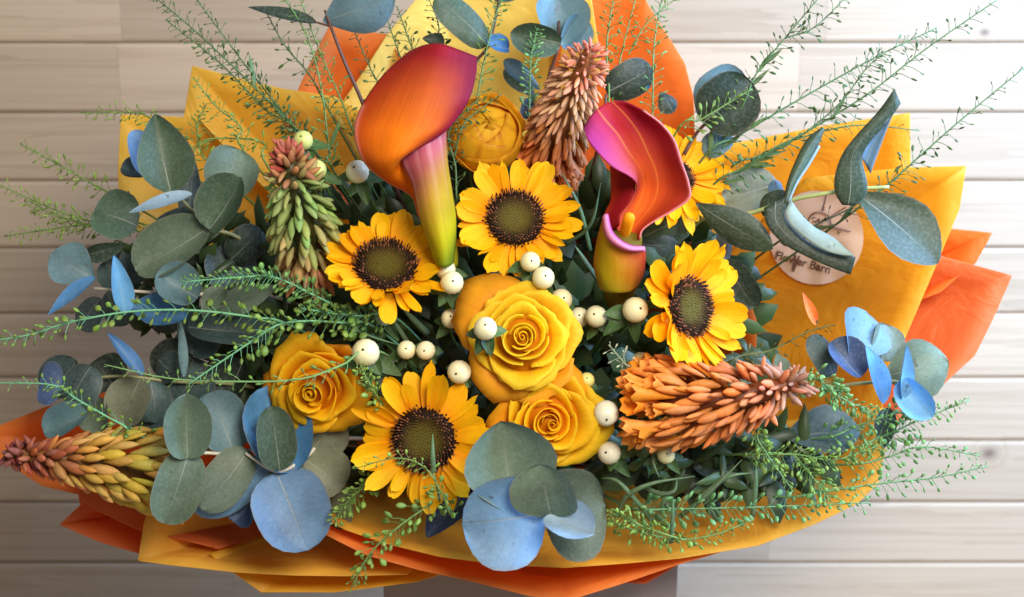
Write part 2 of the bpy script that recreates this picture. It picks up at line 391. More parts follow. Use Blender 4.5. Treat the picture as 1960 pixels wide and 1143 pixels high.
sheet('w4a', 'yellow film with a square upper corner behind the fine left sprays', [(335, 330, -.11), (352, 220, -.11), (369, 127, -.11), (450, 149, -.11), (540, 170, -.11), (640, 185, -.11), (720, 230, -.12)], YE, 0.025, 5)
sheet('w4b', 'yellow film corner behind the pointed left eucalyptus leaf', [(270, 450, -.10), (228, 390, -.10), (226, 330, -.10), (231, 219, -.10), (300, 222, -.10), (380, 226, -.10), (440, 290, -.10)], YE, 0.025, 6)
sheet('w5a', 'golden film sheet behind the long curling right eucalyptus leaves', [(1330, 320, -.15), (1400, 275, -.15), (1580, 240, -.15), (1740, 217, -.15), (1742, 330, -.15), (1730, 450, -.15)], YO, 0.03, 7)
sheet('w6a', 'small bright orange film tab sticking out on the right', [(1770, 400, -.115), (1812, 437, -.115), (1898, 446, -.115), (1868, 503, -.115), (1800, 560, -.115)], lin((255, 134, 46)), 0.02, 9)
sheet('w6b', 'large orange film corner at the far right edge of the wrap', [(1765, 470, -.105), (1797, 489, -.105), (1938, 527, -.105), (1905, 600, -.105), (1865, 680, -.10), (1785, 755, -.09), (1730, 800, -.08), (1690, 850, -.07)], OD, 0.02, 10)
sheet('w5b', 'wide golden film sheet with the round sticker on it', [(1540, 342, -.085), (1640, 331, -.085), (1742, 321, -.085), (1850, 318, -.085), (1837, 400, -.085), (1795, 500, -.085), (1735, 640, -.08), (1690, 760, -.07), (1690, 860, -.06)], YO, 0.018, 8)
sheet('w11', 'orange film corner at the far left behind the kniphofia spike', [(230, 740, -.08), (110, 772, -.08), (85, 780, -.08), (0, 815, -.08), (-30, 832, -.08), (-10, 870, -.08), (80, 930, -.07), (200, 960, -.06)], OR, 0.02, 11)
sheet('w10', 'orange film corner low on the left under the kniphofia spike', [(140, 900, -.06), (152, 968, -.055), (113, 1005, -.05), (190, 1036, -.05), (265, 1058, -.05), (420, 1075, -.05)], OD, 0.02, 12)
sheet('w10b', 'narrow orange film fold lying on the low left corner', [(150, 950, -.045), (180, 976, -.04), (270, 1016, -.04), (420, 1050, -.04)], OD, 0.02, 19)
sheet('w9b', 'thin bright yellow film edge along the bottom', [(400, 1060, -.035), (452, 1100, -.03), (500, 1134, -.03), (640, 1134, -.03), (800, 1112, -.03), (900, 1080, -.03)], lin((255, 200, 66)), 0.01, 14)
sheet('w8b', 'orange film tip at the bottom beside the box corner', [(1000, 1090, -.03), (1080, 1113, -.03), (1236, 1117, -.03), (1300, 1079, -.03), (1400, 1040, -.04)], OD, 0.01, 16)
sheet('w9', 'yellow film flap at the bottom left below the blue leaves', [(300, 930, -.03), (276, 1000, -.02), (263, 1074, -.02), (330, 1083, -.015), (450, 1095, -.01), (560, 1100, -.01), (665, 1102, -.01), (780, 1100, -.01)], lin((254, 202, 82)), 0.015, 13)
sheet('w8', 'long orange film lip curving along the bottom centre', [(560, 990, .0), (620, 1022, .005), (700, 1062, .01), (800, 1090, .01), (900, 1112, .01), (1010, 1140, .01), (1085, 1150, .01), (1180, 1120, .005), (1300, 1079, 0), (1400, 1050, -.01)], OR, 0.008, 15)
sheet('w7', 'golden front film lip sweeping round the bottom right', [(1700, 780, -.055), (1694, 870, -.045), (1682, 925, -.04), (1640, 965, -.03), (1560, 1003, -.02), (1450, 1044, -.01), (1300, 1068, .01), (1190, 1078, .015), (1080, 1086, .02), (950, 1080, .02), (840, 1066, .02), (740, 1042, .015), (660, 1015, .01), (560, 960, 0)], lin((253, 194, 66)), 0.008, 17, nu=60)

# round sticker on the golden sheet
SG = np.array([(*unK(p), p.z) for p in SHEETS['w5b'][0]])
def on_sheet(px, py, lift=0.0030):
    d2 = (SG[:, 0] - px) ** 2 + (SG[:, 1] - py) ** 2; i = np.argsort(d2)[:10]; w_ = 1 / (d2[i] + 30)
    return K(px, py, float((SG[i, 2] * w_).sum() / w_.sum()) + lift)
sroot = SHEETS['w5b'][1]; sk = rootk(sroot)
SC = (1563, 455); SR = 90
v = [on_sheet(*SC)]; f = []
for r in range(1, 7):
    for a in range(40):
        an = a / 40 * 2 * math.pi; v.append(on_sheet(SC[0] + SR * r / 6 * math.cos(an), SC[1] + SR * r / 6 * math.sin(an)))
for a in range(40): f.append((0, 1 + (a + 1) % 40, 1 + a))
for r in range(5):
    for a in range(40): f.append((1 + r * 40 + a, 1 + r * 40 + (a + 1) % 40, 1 + (r + 1) * 40 + (a + 1) % 40, 1 + (r + 1) * 40 + a))
stk = part('round_sticker', mesh('round_sticker', [x - sk for x in v], f), M['sticker'], sroot)
stk['label'] = 'round pinkish sticker with brown emblem and lettering'
ink = MB()
def ink_poly(pts, wd):
    P = [on_sheet(x, y, 0.0042) for x, y in pts]
    for a, b_ in zip(P, P[1:]):
        d = (b_ - a); n_ = Vector((-d.y, d.x, 0)).normalized() * wd * PX * .5
        ink.add([a - n_, b_ - n_, b_ + n_, a + n_], [(0, 1, 2, 3)])
def rot(p, a, c): 
    ca, sa = math.cos(a), math.sin(a); x, y = p[0] - c[0], p[1] - c[1]
    return c[0] + x * ca - y * sa, c[1] + x * sa + y * ca
EC = (1568, 428)
ink_poly([(EC[0] + 22 * math.cos(a), EC[1] + 22 * math.sin(a)) for a in [i / 24 * 6.2832 for i in range(25)]], 3)
for a in (0.25, 1.82, 3.39, 4.96):
    ink_poly([(EC[0] + 24 * math.cos(a), EC[1] + 24 * math.sin(a)), (EC[0] + 62 * math.cos(a), EC[1] + 62 * math.sin(a))], 2.5)
for a in (-0.55, 2.6):
    ink_poly([(EC[0] + 8 * math.cos(a), EC[1] + 8 * math.sin(a)), (EC[0] + 60 * math.cos(a), EC[1] + 60 * math.sin(a))], 2.5)
ink_poly([(1522, 488), (1518, 520)], 6); ink_poly([(1530, 490), (1519, 518)], 4)
ink.build('emblem', M['ink'], sroot).parent = sroot
def lettering(txt, cx, cy, size, ang):
    cu = bpy.data.curves.new('lettering', 'FONT'); cu.body = txt; cu.size = size; cu.align_x = 'CENTER'; cu.align_y = 'CENTER'; cu.offset = 0.02 * size
    o = bpy.data.objects.new('lettering_tmp', cu); col.objects.link(o)
    dg = bpy.context.evaluated_depsgraph_get(); me = bpy.data.meshes.new_from_object(o.evaluated_get(dg))
    bpy.data.objects.remove(o); bpy.data.curves.remove(cu)
    for vt in me.vertices:
        x, y = rot((cx + vt.co.x, cy - vt.co.y), ang, (cx, cy)); vt.co = on_sheet(x, y, 0.0043) - sk
    me.name = 'lettering'; me.materials.clear(); me.update()
    part('lettering', me, M['ink'], sroot)
lettering('Flower Barn', 1537, 503, 22, 0.27)
lettering('EST', 1571, 436, 13, 0.27)
lettering('CAT', 1566, 423, 13, 0.27)
lettering('X', 1576, 400, 11, 0.27)
lettering('Y', 1605, 447, 11, 0.27)

# ------------------------------------------------------------------ leaves
def leaf_mesh(name, shape, nu=9, nv=12, cup=0.10, bend=0.08, fold=0.0, seed=0):
    """unit leaf: base at origin, length 1 along y, width 1 along x, thickness built in"""
    rs = random.Random(seed); v = []; uv = []
    for j in range(nv):
        q = j / (nv - 1); q = 0.5 - 0.5 * math.cos(math.pi * q)
        if shape == 'r': hw = max(0.0, 1 - abs(2 * q - 1) ** 2.3) ** 0.5
        elif shape == 'o': hw = (max(0.0, math.sin(math.pi * q ** 0.72)) ** 0.8)
        elif shape == 'b': hw = (max(0.0, math.sin(math.pi * q ** 1.3)) ** 0.7)
        else: hw = (max(0.0, math.sin(math.pi * q ** 0.8)) ** 1.25)
        hw = hw * 0.5 + (0.012 if 0 < j < nv - 1 else 0.004)
        wob = 1 + 0.03 * math.sin(7 * q + seed) 
        for i in range(nu):
            u = 2 * i / (nu - 1) - 1
            x = u * hw * wob
            z = cup * (u * u) * hw * 2 + fold * abs(u) * hw - bend * (2 * q - 1) ** 2 + 0.03 * math.sin(5 * q + 3 * u + seed) * abs(u)
            v.append((x, q, z)); uv.append((0.5 + u * .5, q))
    return mesh(name, v, grid_faces(nu, nv), uv)
LEAF = {}
for s in 'robl':
    for i, (cp, bd, fo) in enumerate(((0.16, 0.07, 0), (-0.18, 0.12, 0.12), (0.28, -0.09, 0.2))):
        LEAF[s, i] = leaf_mesh('leaf', s, cup=cp, bend=bd, fold=fo, seed=i + ord(s))
def leaf_matrix(b, t, wpx, roll, k0):
    ax = t - b; L = ax.length; ay = ax.normalized()
    side = ay.cross(Vector((0, 0, 1)))
    side = side.normalized() if side.length > .05 else Vector((1, 0, 0))
    sd = Matrix.Rotation(math.radians(roll), 3, ay) @ side; nn = sd.cross(ay)
    wd = wpx * PX / max(0.3, abs(math.cos(math.radians(roll))))
    m = Matrix.Identity(4)
    for i in range(3):
        m[i][0] = sd[i] * wd; m[i][1] = ay[i] * L; m[i][2] = nn[i] * wd; m[i][3] = b[i] - k0[i]
    return m
PAL = {'G': lin((70, 92, 70)), 'GG': lin((98, 116, 96)), 'GB': lin((96, 128, 136)), 'B': lin((78, 134, 186)), 'LB': lin((102, 140, 172)),
       'DB': lin((64, 86, 124)), 'OL': lin((126, 130, 104)), 'D': lin((42, 58, 44)), 'PB': lin((142, 168, 184)), 'DG': lin((66, 86, 86)), 'R': lin((58, 76, 50)), 'BB': lin((108, 174, 222))}
def leaf(root, bx_, by_, tx, ty, wpx, z=0.0, dz=0.0, roll=0, c='G', shape='r'):
    b = K(bx_, by_, z); t = K(tx, ty, z + dz)
    return part('leaf', LEAF[shape, random.randrange(3)], M['leaf'], root, vary(PAL[c], 0.12), leaf_matrix(b, t, wpx, roll, rootk(root)))
def stem(root, pts, r0, r1, c, n=18, via=True, name='stem', sides=7):
    P = [Vector(p) for p in pts]
    if via: P = to_tie(P[0])[:-1] + P
    m = MB(); m.tube(curve(P, n + 3 * len(P)), r0, r1, sides); return m.build(name, M['green'], root, c)
SG_ = lin((150, 150, 105)); SB = lin((92, 60, 52)); SW = lin((215, 205, 185)); SP = lin((170, 185, 120))
def euc(label, sp, leaves, c=SG_, r=(0.0022, 0.0011), twigs=()):
    root = thing('eucalyptus_branch', label, 'eucalyptus', K(*sp[-1]), 'eucalyptus branches')
    stem(root, [K(*p) for p in sp], r[0], r[1], c)
    for tw in twigs:
        stem(root, [K(*p) for p in tw], 0.0011, 0.0008, c, 6, False, 'twig', 6)
    for l in leaves:
        leaf(root, *l)
    return root
def strip_leaf(root, rows, z, c, dz=0.008, nu=7, nv=18):
    """a leaf traced as rows of (one edge, other edge), rounded across"""
    R = []
    for i, (a, b_) in enumerate(rows):
        za = z(i / (len(rows) - 1)) if callable(z) else z
        m_ = ((a[0] + b_[0]) / 2, (a[1] + b_[1]) / 2)
        R.append([K(*a, za), K(*m_, za + dz), K(*b_, za)])
    v, f, uv = patch(R, nu, nv); k0 = rootk(root)
    o = part('leaf', mesh('leaf', [x - k0 for x in v], f, uv), M['leaf'], root, PAL[c] if isinstance(c, str) else c); solid(o, 0.0007, 0)
    return o

euc('eucalyptus branch with a big grey leaf cut by the top edge, brown stem', [(730, 300, -.05), (695, 200, -.04), (660, 120, -.035), (632, 48, -.03), (622, 20, -.03)],
    [(615, 44, 752, -6, 100, -.028, .02, 20, 'GB', 'b'), (606, 43, 474, 12, 26, -.03, 0, 35, 'D', 'o')], SB, twigs=[[(692, 195, -.04), (712, 185, -.038), (745, 158, -.03)], [(632, 50, -.03), (606, 43, -.03)]])
euc('eucalyptus branch with one dark leaf just above the left calla', [(880, 240, -.06), (905, 130, -.05), (936, 84, -.045), (958, -15, -.045)],
    [(937, 84, 836, -8, 66, -.04, .01, 20, 'G', 'r'), (972, 96, 930, 82, 36, -.045, .01, 25, 'B', 'r'), (850, 88, 808, 76, 30, -.05, 0, 30, 'D', 'o'), (945, 0, 1000, -6, 12, -.045, 0, 30, 'D', 'o')], SB)
euc('eucalyptus branch with overlapping round leaves at the top centre', [(1030, 260, -.07), (1050, 150, -.06), (1068, 92, -.05), (1070, 40, -.05)],
    [(1072, 82, 976, 62, 60, -.035, .01, -20, 'G', 'r'), (1075, 92, 1062, -6, 104, -.05, -.01, 15, 'GB', 'r'), (1075, 92, 1112, 30, 60, -.055, 0, 30, 'GB', 'r'), (962, 116, 1032, 172, 34, -.06, .01, 30, 'LB', 'o'), (966, 130, 1028, 186, 34, -.064, .01, -30, 'D', 'o'), (1018, 185, 1005, 228, 26, -.06, 0, 30, 'DB', 'r')], SB)
euc('dark round eucalyptus leaf to the right of the top kniphofia spike', [(1150, 260, -.06), (1160, 180, -.05)],
    [(1162, 178, 1250, 130, 74, -.05, 0, 15, 'D', 'r'), (1170, 184, 1246, 168, 22, -.055, 0, 40, 'B', 'o')], SB)
euc('eucalyptus branch with a dark disc leaf before the orange corner', [(1290, 330, -.06), (1330, 260, -.05), (1352, 235, -.04), (1362, 220, -.035)],
    [(1345, 236, 1440, 158, 122, -.035, .01, 10, 'D', 'r'), (1338, 215, 1432, 150, 118, -.045, 0, 10, 'GB', 'r'), (1398, 252, 1345, 290, 52, -.05, 0, 25, 'GB', 'r'), (1290, 215, 1265, 175, 40, -.06, 0, 20, 'D', 'o')], SB)
r_ = euc('long eucalyptus branch with curling dark leaves before the sticker', [(1330, 430, -.04), (1430, 410, -.02), (1512, 384, 0.0), (1570, 372, .01), (1640, 362, .015), (1702, 358, .02)],
    [(1330, 390, 1478, 478, 66, -.01, .01, 20, 'R', 'b'), (1490, 350, 1385, 385, 88, -.05, 0, 25, 'OL', 'r'), (1480, 345, 1488, 400, 30, -.045, 0, 30, 'LB', 'r'), (1510, 375, 1452, 402, 50, -.005, -.01, 25, 'D', 'r'), (1640, 366, 1800, 500, 112, .015, .01, -20, 'R', 'b')], SP, (0.0022, 0.0014))
strip_leaf(r_, [((1462, 398), (1508, 375)), ((1468, 432), (1503, 415)), ((1500, 467), (1532, 450)), ((1545, 492), (1565, 473)), ((1590, 512), (1596, 484)), ((1628, 526), (1638, 492))], .006, lin((44, 58, 40)), .001)
strip_leaf(r_, [((1502, 405), (1514, 383)), ((1512, 430), (1534, 411)), ((1541, 456), (1561, 436)), ((1573, 477), (1596, 455)), ((1604, 487), (1622, 479)), ((1630, 490), (1634, 488))], lambda q: .010 + .006 * q, lin((158, 184, 178)), .001)
strip_leaf(r_, [((1500, 388), (1508, 388)), ((1507, 350), (1524, 348)), ((1522, 310), (1546, 312)), ((1544, 268), (1566, 278)), ((1574, 243), (1578, 247))], lambda q: .004 - .01 * q, 'G', .004)
strip_leaf(r_, [((1508, 386), (1511, 386)), ((1524, 348), (1528, 349)), ((1546, 312), (1551, 314)), ((1566, 278), (1570, 280))], lambda q: .005 - .01 * q, 'PB', .001)
strip_leaf(r_, [((1612, 392), (1634, 394)), ((1598, 368), (1656, 376)), ((1598, 335), (1660, 350)), ((1612, 295), (1650, 302)), ((1640, 258), (1668, 268)), ((1682, 212), (1700, 232)), ((1712, 170), (1724, 198))], lambda q: .02 + .015 * q, lin((50, 68, 46)), .002)
strip_leaf(r_, [((1648, 300), (1666, 332)), ((1654, 278), (1686, 278)), ((1676, 254), (1702, 236)), ((1700, 228), (1714, 206))], lambda q: .024 + .01 * q, 'LB', -.004)
euc('dark eucalyptus leaf tucked behind the right sunflower', [(1330, 560, -.04), (1390, 560, -.03)], [(1385, 500, 1445, 590, 66, -.02, -.01, 20, 'D', 'r'), (1396, 420, 1392, 520, 30, -.04, 0, 40, 'PB', 'o'), (1235, 455, 1330, 400, 90, -.04, 0, 20, 'G', 'r'), (1230, 470, 1300, 470, 60, -.045, 0, 20, 'DG', 'o')])
euc('eucalyptus branch of blue and grey leaves on the right edge', [(1500, 760, -.03), (1600, 740, -.01), (1700, 730, .005), (1730, 735, .01)],
    [(1630, 690, 1665, 596, 112, -.005, -.02, 20, 'LB', 'b'), (1690, 690, 1700, 620, 70, -.02, -.01, 20, 'GG', 'r'), (1645, 725, 1590, 655, 66, 0, -.01, 25, 'DB', 'r'), (1600, 720, 1556, 640, 52, -.02, 0, 25, 'DG', 'r'),
     (1690, 720, 1816, 690, 112, -.005, .01, -15, 'GG', 'b'), (1695, 772, 1660, 662, 42, .012, .015, 40, 'B', 'o'), (1725, 762, 1732, 660, 30, .015, .015, 35, 'BB', 'o'), (1722, 728, 1786, 798, 56, .012, .01, 20, 'BB', 'r'), (1500, 720, 1488, 676, 34, -.02, 0, 20, 'GG', 'o'), (1700, 780, 1690, 860, 40, -.03, 0, 20, 'DG', 'o')])
euc('shiny dark eucalyptus leaf under the right kniphofia spike', [(1440, 860, -.03), (1510, 835, -.02)], [(1500, 835, 1648, 822, 88, -.015, 0, -30, 'DG', 'b'), (1330, 900, 1420, 860, 70, -.03, 0, -25, 'DG', 'o'), (1290, 900, 1370, 930, 60, -.035, 0, -25, 'D', 'o')])
euc('eucalyptus branch with a tall pointed leaf at the upper left', [(480, 470, -.04), (404, 436, -.01), (350, 385, .005), (322, 366, .01)],
    [(326, 372, 296, 222, 100, .012, -.005, 18, 'G', 'o'), (282, 335, 258, 248, 46, -.02, 0, 25, 'LB', 'r'), (285, 335, 232, 322, 42, -.03, 0, 25, 'DG', 'r'), (368, 370, 246, 406, 26, .018, .01, 35, 'PB', 'o'),
     (420, 372, 462, 286, 100, -.01, -.01, 15, 'GG', 'r'), (405, 440, 466, 340, 88, .01, .01, -20, 'G', 'r'), (262, 430, 180, 400, 96, -.015, 0, 20, 'G', 'r'), (404, 436, 262, 520, 98, .004, 0, 15, 'GG', 'r'), (360, 420, 372, 300, 40, -.03, 0, 30, 'DG', 'o'), (400, 440, 300, 425, 60, -.02, 0, 25, 'DG', 'o')], SG_, twigs=[[(404, 436, .0), (340, 437, .002), (274, 433, .004)]])
euc('eucalyptus branch with blue-edged leaves at the middle left', [(560, 580, -.04), (430, 565, -.01), (315, 561, .0), (180, 552, .0)],
    [(182, 536, 96, 484, 84, -.004, 0, 15, 'GB', 'b'), (182, 530, 90, 602, 30, .008, .01, 40, 'B', 'o'), (154, 492, 242, 468, 34, -.01, 0, 30, 'D', 'o'), (240, 600, 216, 488, 36, .012, .01, 30, 'BB', 'o'),
     (378, 572, 302, 520, 76, .012, .005, 15, 'GB', 'r'), (428, 548, 388, 608, 44, .014, .01, 20, 'GG', 'o'), (410, 590, 530, 545, 52, 0, 0, -25, 'GG', 'o'), (250, 588, 362, 612, 66, .002, .01, -25, 'B', 'b'), (200, 560, 245, 620, 70, -.015, 0, 15, 'DG', 'r'), (300, 470, 250, 540, 70, -.03, 0, 15, 'DG', 'r'), (360, 628, 520, 640, 66, -.012, 0, -20, 'DG', 'r'), (440, 500, 500, 440, 70, -.03, 0, 15, 'D', 'r'), (300, 440, 380, 500, 90, -.045, 0, 15, 'D', 'r'), (460, 560, 420, 470, 96, -.04, 0, 20, 'DG', 'r'), (260, 560, 200, 500, 80, -.04, 0, 15, 'DG', 'r'), (330, 560, 290, 630, 90, -.03, 0, 15, 'D', 'r'), (430, 600, 370, 680, 96, -.035, 0, 15, 'DG', 'r'), (500, 580, 470, 680, 90, -.04, 0, 20, 'D', 'r'), (190, 570, 150, 630, 60, -.03, 0, 20, 'DG', 'r')], SW)
euc('eucalyptus branch of dusky leaves low on the left', [(480, 740, -.05), (330, 730, -.03), (230, 720, -.02), (130, 730, -.02)],
    [(272, 720, 204, 638, 24, .005, 0, 40, 'B', 'o'), (352, 722, 346, 612, 16, 0, 0, 35, 'GB', 'o'), (118, 740, 74, 735, 84, -.015, 0, 20, 'DB', 'r'), (170, 700, 130, 780, 84, -.012, 0, 15, 'DG', 'r'), (300, 690, 340, 720, 70, -.02, 0, 20, 'DG', 'r'), (265, 725, 235, 812, 92, -.012, 0, 20, 'OL', 'r'), (170, 790, 86, 830, 60, -.01, 0, 25, 'GB', 'r'), (290, 730, 300, 810, 70, -.02, 0, -25, 'DG', 'r'), (180, 760, 190, 830, 70, -.02, 0, 25, 'GG', 'r'), (400, 700, 330, 770, 100, -.035, 0, 15, 'DG', 'r'), (360, 660, 300, 720, 80, -.04, 0, 15, 'D', 'r'), (220, 740, 180, 690, 90, -.03, 0, 15, 'D', 'r'), (320, 760, 250, 830, 90, -.03, 0, 15, 'DG', 'r'), (150, 690, 100, 760, 76, -.03, 0, 20, 'DG', 'r'), (470, 690, 420, 780, 90, -.04, 0, 20, 'D', 'r')])
euc('eucalyptus branch of paired green leaves beside the bottom-left kniphofia', [(560, 850, -.02), (448, 868, .016), (394, 867, .034), (350, 868, .048)],
    [(358, 876, 356, 752, 82, .05, .01, 15, 'GG', 'r'), (364, 862, 316, 1004, 88, .052, 0, -15, 'GG', 'r'), (448, 866, 402, 750, 92, .018, -.005, 20, 'GB', 'r')], SW, twigs=[[(446, 870, .012), (412, 850, .016), (396, 838, .018)]])
euc('eucalyptus branch with large powder-blue leaves at the lower left', [(640, 840, -.03), (580, 880, .01), (530, 902, .025), (470, 868, .026)],
    [(478, 862, 388, 978, 84, .026, .01, -15, 'GG', 'r'), (512, 890, 374, 986, 84, .018, .005, -20, 'LB', 'r'), (556, 906, 512, 740, 122, .015, -.01, 10, 'B', 'r'), (536, 902, 520, 778, 72, .032, .01, 15, 'G', 'r'), (528, 900, 590, 1052, 140, .022, .015, -12, 'LB', 'r'),
     (590, 870, 650, 800, 84, .0, 0, 20, 'OL', 'r'), (585, 880, 660, 930, 96, .004, 0, -15, 'OL', 'r'), (480, 960, 450, 1000, 70, .002, 0, 15, 'DB', 'r'), (650, 930, 640, 1015, 60, -.01, 0, 25, 'OL', 'r')], SW)
euc('eucalyptus sprig of large round leaves overlapping at the bottom centre', [(1010, 870, -.02), (1030, 960, .05), (1048, 990, .098)],
    [(985, 985, 956, 804, 164, .088, .004, 8, 'GG', 'b'), (1046, 985, 886, 1004, 168, .094, .01, -10, 'LB', 'r'), (1054, 994, 1036, 892, 114, .106, .015, -20, 'GG', 'r'), (1050, 988, 1138, 1026, 64, .102, .02, -30, 'PB', 'r'), (1040, 985, 1160, 970, 172, .086, 0, 10, 'GG', 'r'), (900, 930, 820, 1030, 66, .012, 0, 25, 'DB', 'o')], SG_)

# ------------------------------------------------------------------ dark inner foliage
mb = MB()
for i in range(1150):
    a = uni(0, 2 * math.pi); r = math.sqrt(rnd()); px = 955 + 500 * r * math.cos(a); py = 640 + 300 * r * math.sin(a)
    if py < 330 and abs(px - 960) > 260: continue
    z = uni(-.12, -.02) - 0.05 * r
    out = Vector((math.cos(a) * r, -math.sin(a) * r, 0)) + Vector((uni(-1, 1), uni(-1, 1), uni(-.3, .8)))
    out.normalize(); b = K(px, py, z); L = uni(.02, .042); sd = out.cross(Vector((uni(-1, 1), uni(-1, 1), 2))).normalized() * L * uni(.16, .32); up = sd.cross(out).normalized() * L * .08
    c = vary(ramp([(0, lin((34, 50, 24))), (.7, lin((60, 82, 42))), (1, lin((86, 108, 68)))], rnd()), .15)
    P = [b, b + out * L * .3 - sd, b + out * L * .3 + up, b + out * L * .3 + sd, b + out * L * .7 - sd * .85, b + out * L * .7 + up, b + out * L * .7 + sd * .85, b + out * L - up]
    mb.add(P, [(0, 1, 2), (0, 2, 3), (1, 4, 5, 2), (2, 5, 6, 3), (4, 7, 5), (5, 7, 6)], None, c)
for (cx, cy, rx, ry, num, z0, z1) in ((1370, 875, 220, 50, 170, -.06, -.01), (430, 560, 190, 130, 150, -.10, -.04), (560, 640, 120, 80, 60, -.08, -.02)):
    for i in range(num):
        a = uni(0, 6.28); r = math.sqrt(rnd()); b = K(cx + rx * r * math.cos(a), cy + ry * r * math.sin(a), uni(z0, z1)); out = Vector((uni(-1, 1), uni(-1, 1), uni(-.1, .6))).normalized(); L = uni(.02, .04)
        sd = out.cross(Vector((uni(-1, 1), uni(-1, 1), 2))).normalized() * L * uni(.1, .25); up = sd.cross(out).normalized() * L * .08; c = vary(ramp([(0, lin((36, 52, 28))), (1, lin((76, 98, 56)))], rnd()), .15)
        mb.add([b, b + out * L * .3 - sd, b + out * L * .3 + up, b + out * L * .3 + sd, b + out * L * .7 - sd * .85, b + out * L * .7 + up, b + out * L * .7 + sd * .85, b + out * L - up], [(0, 1, 2), (0, 2, 3), (1, 4, 5, 2), (2, 5, 6, 3), (4, 7, 5), (5, 7, 6)], None, c)
o = part('dark_foliage', mesh('dark_foliage', mb.v, mb.f, None, mb.c), M['dark_leaf'], None, (1, 1, 1))
o.matrix_world = Matrix.Translation(CEN) @ RM.to_4x4(); tag(o, 'dark green leaves filling the gaps between the flowers', 'foliage', kind='stuff')

# ------------------------------------------------------------------ sunflowers
def petal_mesh(seed, notch=True):
    rs = random.Random(seed); nu, QS = 7, [0, .12, .25, .4, .55, .68, .78, .86, .92, .965, .99]; nv = len(QS); v = []; c = []; uv = []
    cup = rs.uniform(-.15, .5); curl = rs.uniform(-.5, .55); tw = rs.uniform(-.25, .25)
    for j in range(nv):
        q = QS[j]; hw = (.42 + .58 * math.sin(math.pi * .5 * min(1, q / .6))) * math.sqrt(max(0, 1 - (max(0, q - .62) / .38) ** 2.4))
        for i in range(nu):
            u = 2 * i / (nu - 1) - 1
            y = q * (1 - .03 * abs(u) ** 2.0 * q ** 2) - (0.012 * q ** 6 * (1 if i % 2 else 0)) + .03 * math.sin(2.5 * u + seed) * q ** 3
            x = u * hw * .5
            z = cup * u * u * hw * .5 + curl * q * q * .6 + .012 * (1 if i % 2 else -1) * hw + tw * u * q * .2 - .06 * math.sin(q * 3.1)
            v.append((x, y, z)); uv.append((i / (nu - 1), q))
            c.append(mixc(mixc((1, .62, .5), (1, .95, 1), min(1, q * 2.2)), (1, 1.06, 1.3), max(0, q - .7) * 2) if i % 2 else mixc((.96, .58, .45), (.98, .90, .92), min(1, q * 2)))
    return mesh('petal', v, grid_faces(nu, nv), uv, c)
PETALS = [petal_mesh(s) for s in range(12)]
def frame(n, up=(0, 1, 0)):
    n = Vector(n).normalized(); x = Vector(up).cross(n)
    x = x.normalized() if x.length > .05 else Vector((1, 0, 0)); y = n.cross(x)
    return Matrix((x, y, n)).transposed()
def disc_parts(root, F, R, k, tone=1.0):
    mb = MB(); prof = [(0, .16), (.2, .15), (.4, .16), (.6, .2), (.78, .22), (.92, .15), (1.0, 0), (.96, -.2)]; n = 28
    v = [F @ Vector((0, 0, prof[0][1] * R)) + k]; f = []; c = [(.10, .08, .02)]
    cols = [(0, lin((92, 88, 28))), (.45, lin((82, 68, 20))), (.7, lin((46, 26, 10))), (1, lin((30, 14, 8)))]; cols = [(a_, tuple(x * tone for x in c_)) for a_, c_ in cols]
    for (r, z) in prof[1:]:
        for a in range(n):
            an = 2 * math.pi * a / n; v.append(F @ Vector((R * r * math.cos(an), R * r * math.sin(an), z * R)) + k); c.append(ramp(cols, r))
    for a in range(n): f.append((0, 1 + a, 1 + (a + 1) % n))
    for r in range(len(prof) - 2):
        for a in range(n): f.append((1 + r * n + a, 1 + (r + 1) * n + a, 1 + (r + 1) * n + (a + 1) % n, 1 + r * n + (a + 1) % n))
    mb.add(v, f, None, c); d = mb.build('disc', M['disc'], root, (1, 1, 1)); 
    s = MB()
    for i in range(420):
        r = math.sqrt((i + .5) / 420); an = i * 2.39996; z = np.interp(r, [p[0] for p in prof[:7]], [p[1] for p in prof[:7]]) * R
        b = F @ Vector((R * r * math.cos(an), R * r * math.sin(an), z)) + k
        up = (F @ Vector((math.cos(an) * r * .6, math.sin(an) * r * .6, 1))).normalized(); h = R * (.05 + .13 * max(0, r - .45) * 2) * uni(.6, 1.3); wd = R * .032
        sx = up.orthogonal().normalized() * wd; sy = up.cross(sx).normalized() * wd
        tip = lin((150, 92, 60)) if (r > .62 and rnd() < .35) else ramp(cols, r * uni(.7, 1.2)); base_c = ramp(cols, r)
        s.add([b + sx, b + sy, b - sx, b - sy, b + up * h + sx * .6, b + up * h + sy * .6, b + up * h - sx * .6, b + up * h - sy * .6], [(0, 1, 5, 4), (1, 2, 6, 5), (2, 3, 7, 6), (3, 0, 4, 7), (4, 5, 6, 7)], None, [base_c] * 4 + [tip] * 4)
    sd = s.build('disc_florets', M['disc'], root, (1, 1, 1), 'stuff')
YEL = lin((255, 204, 12)); YEL2 = lin((255, 180, 6))
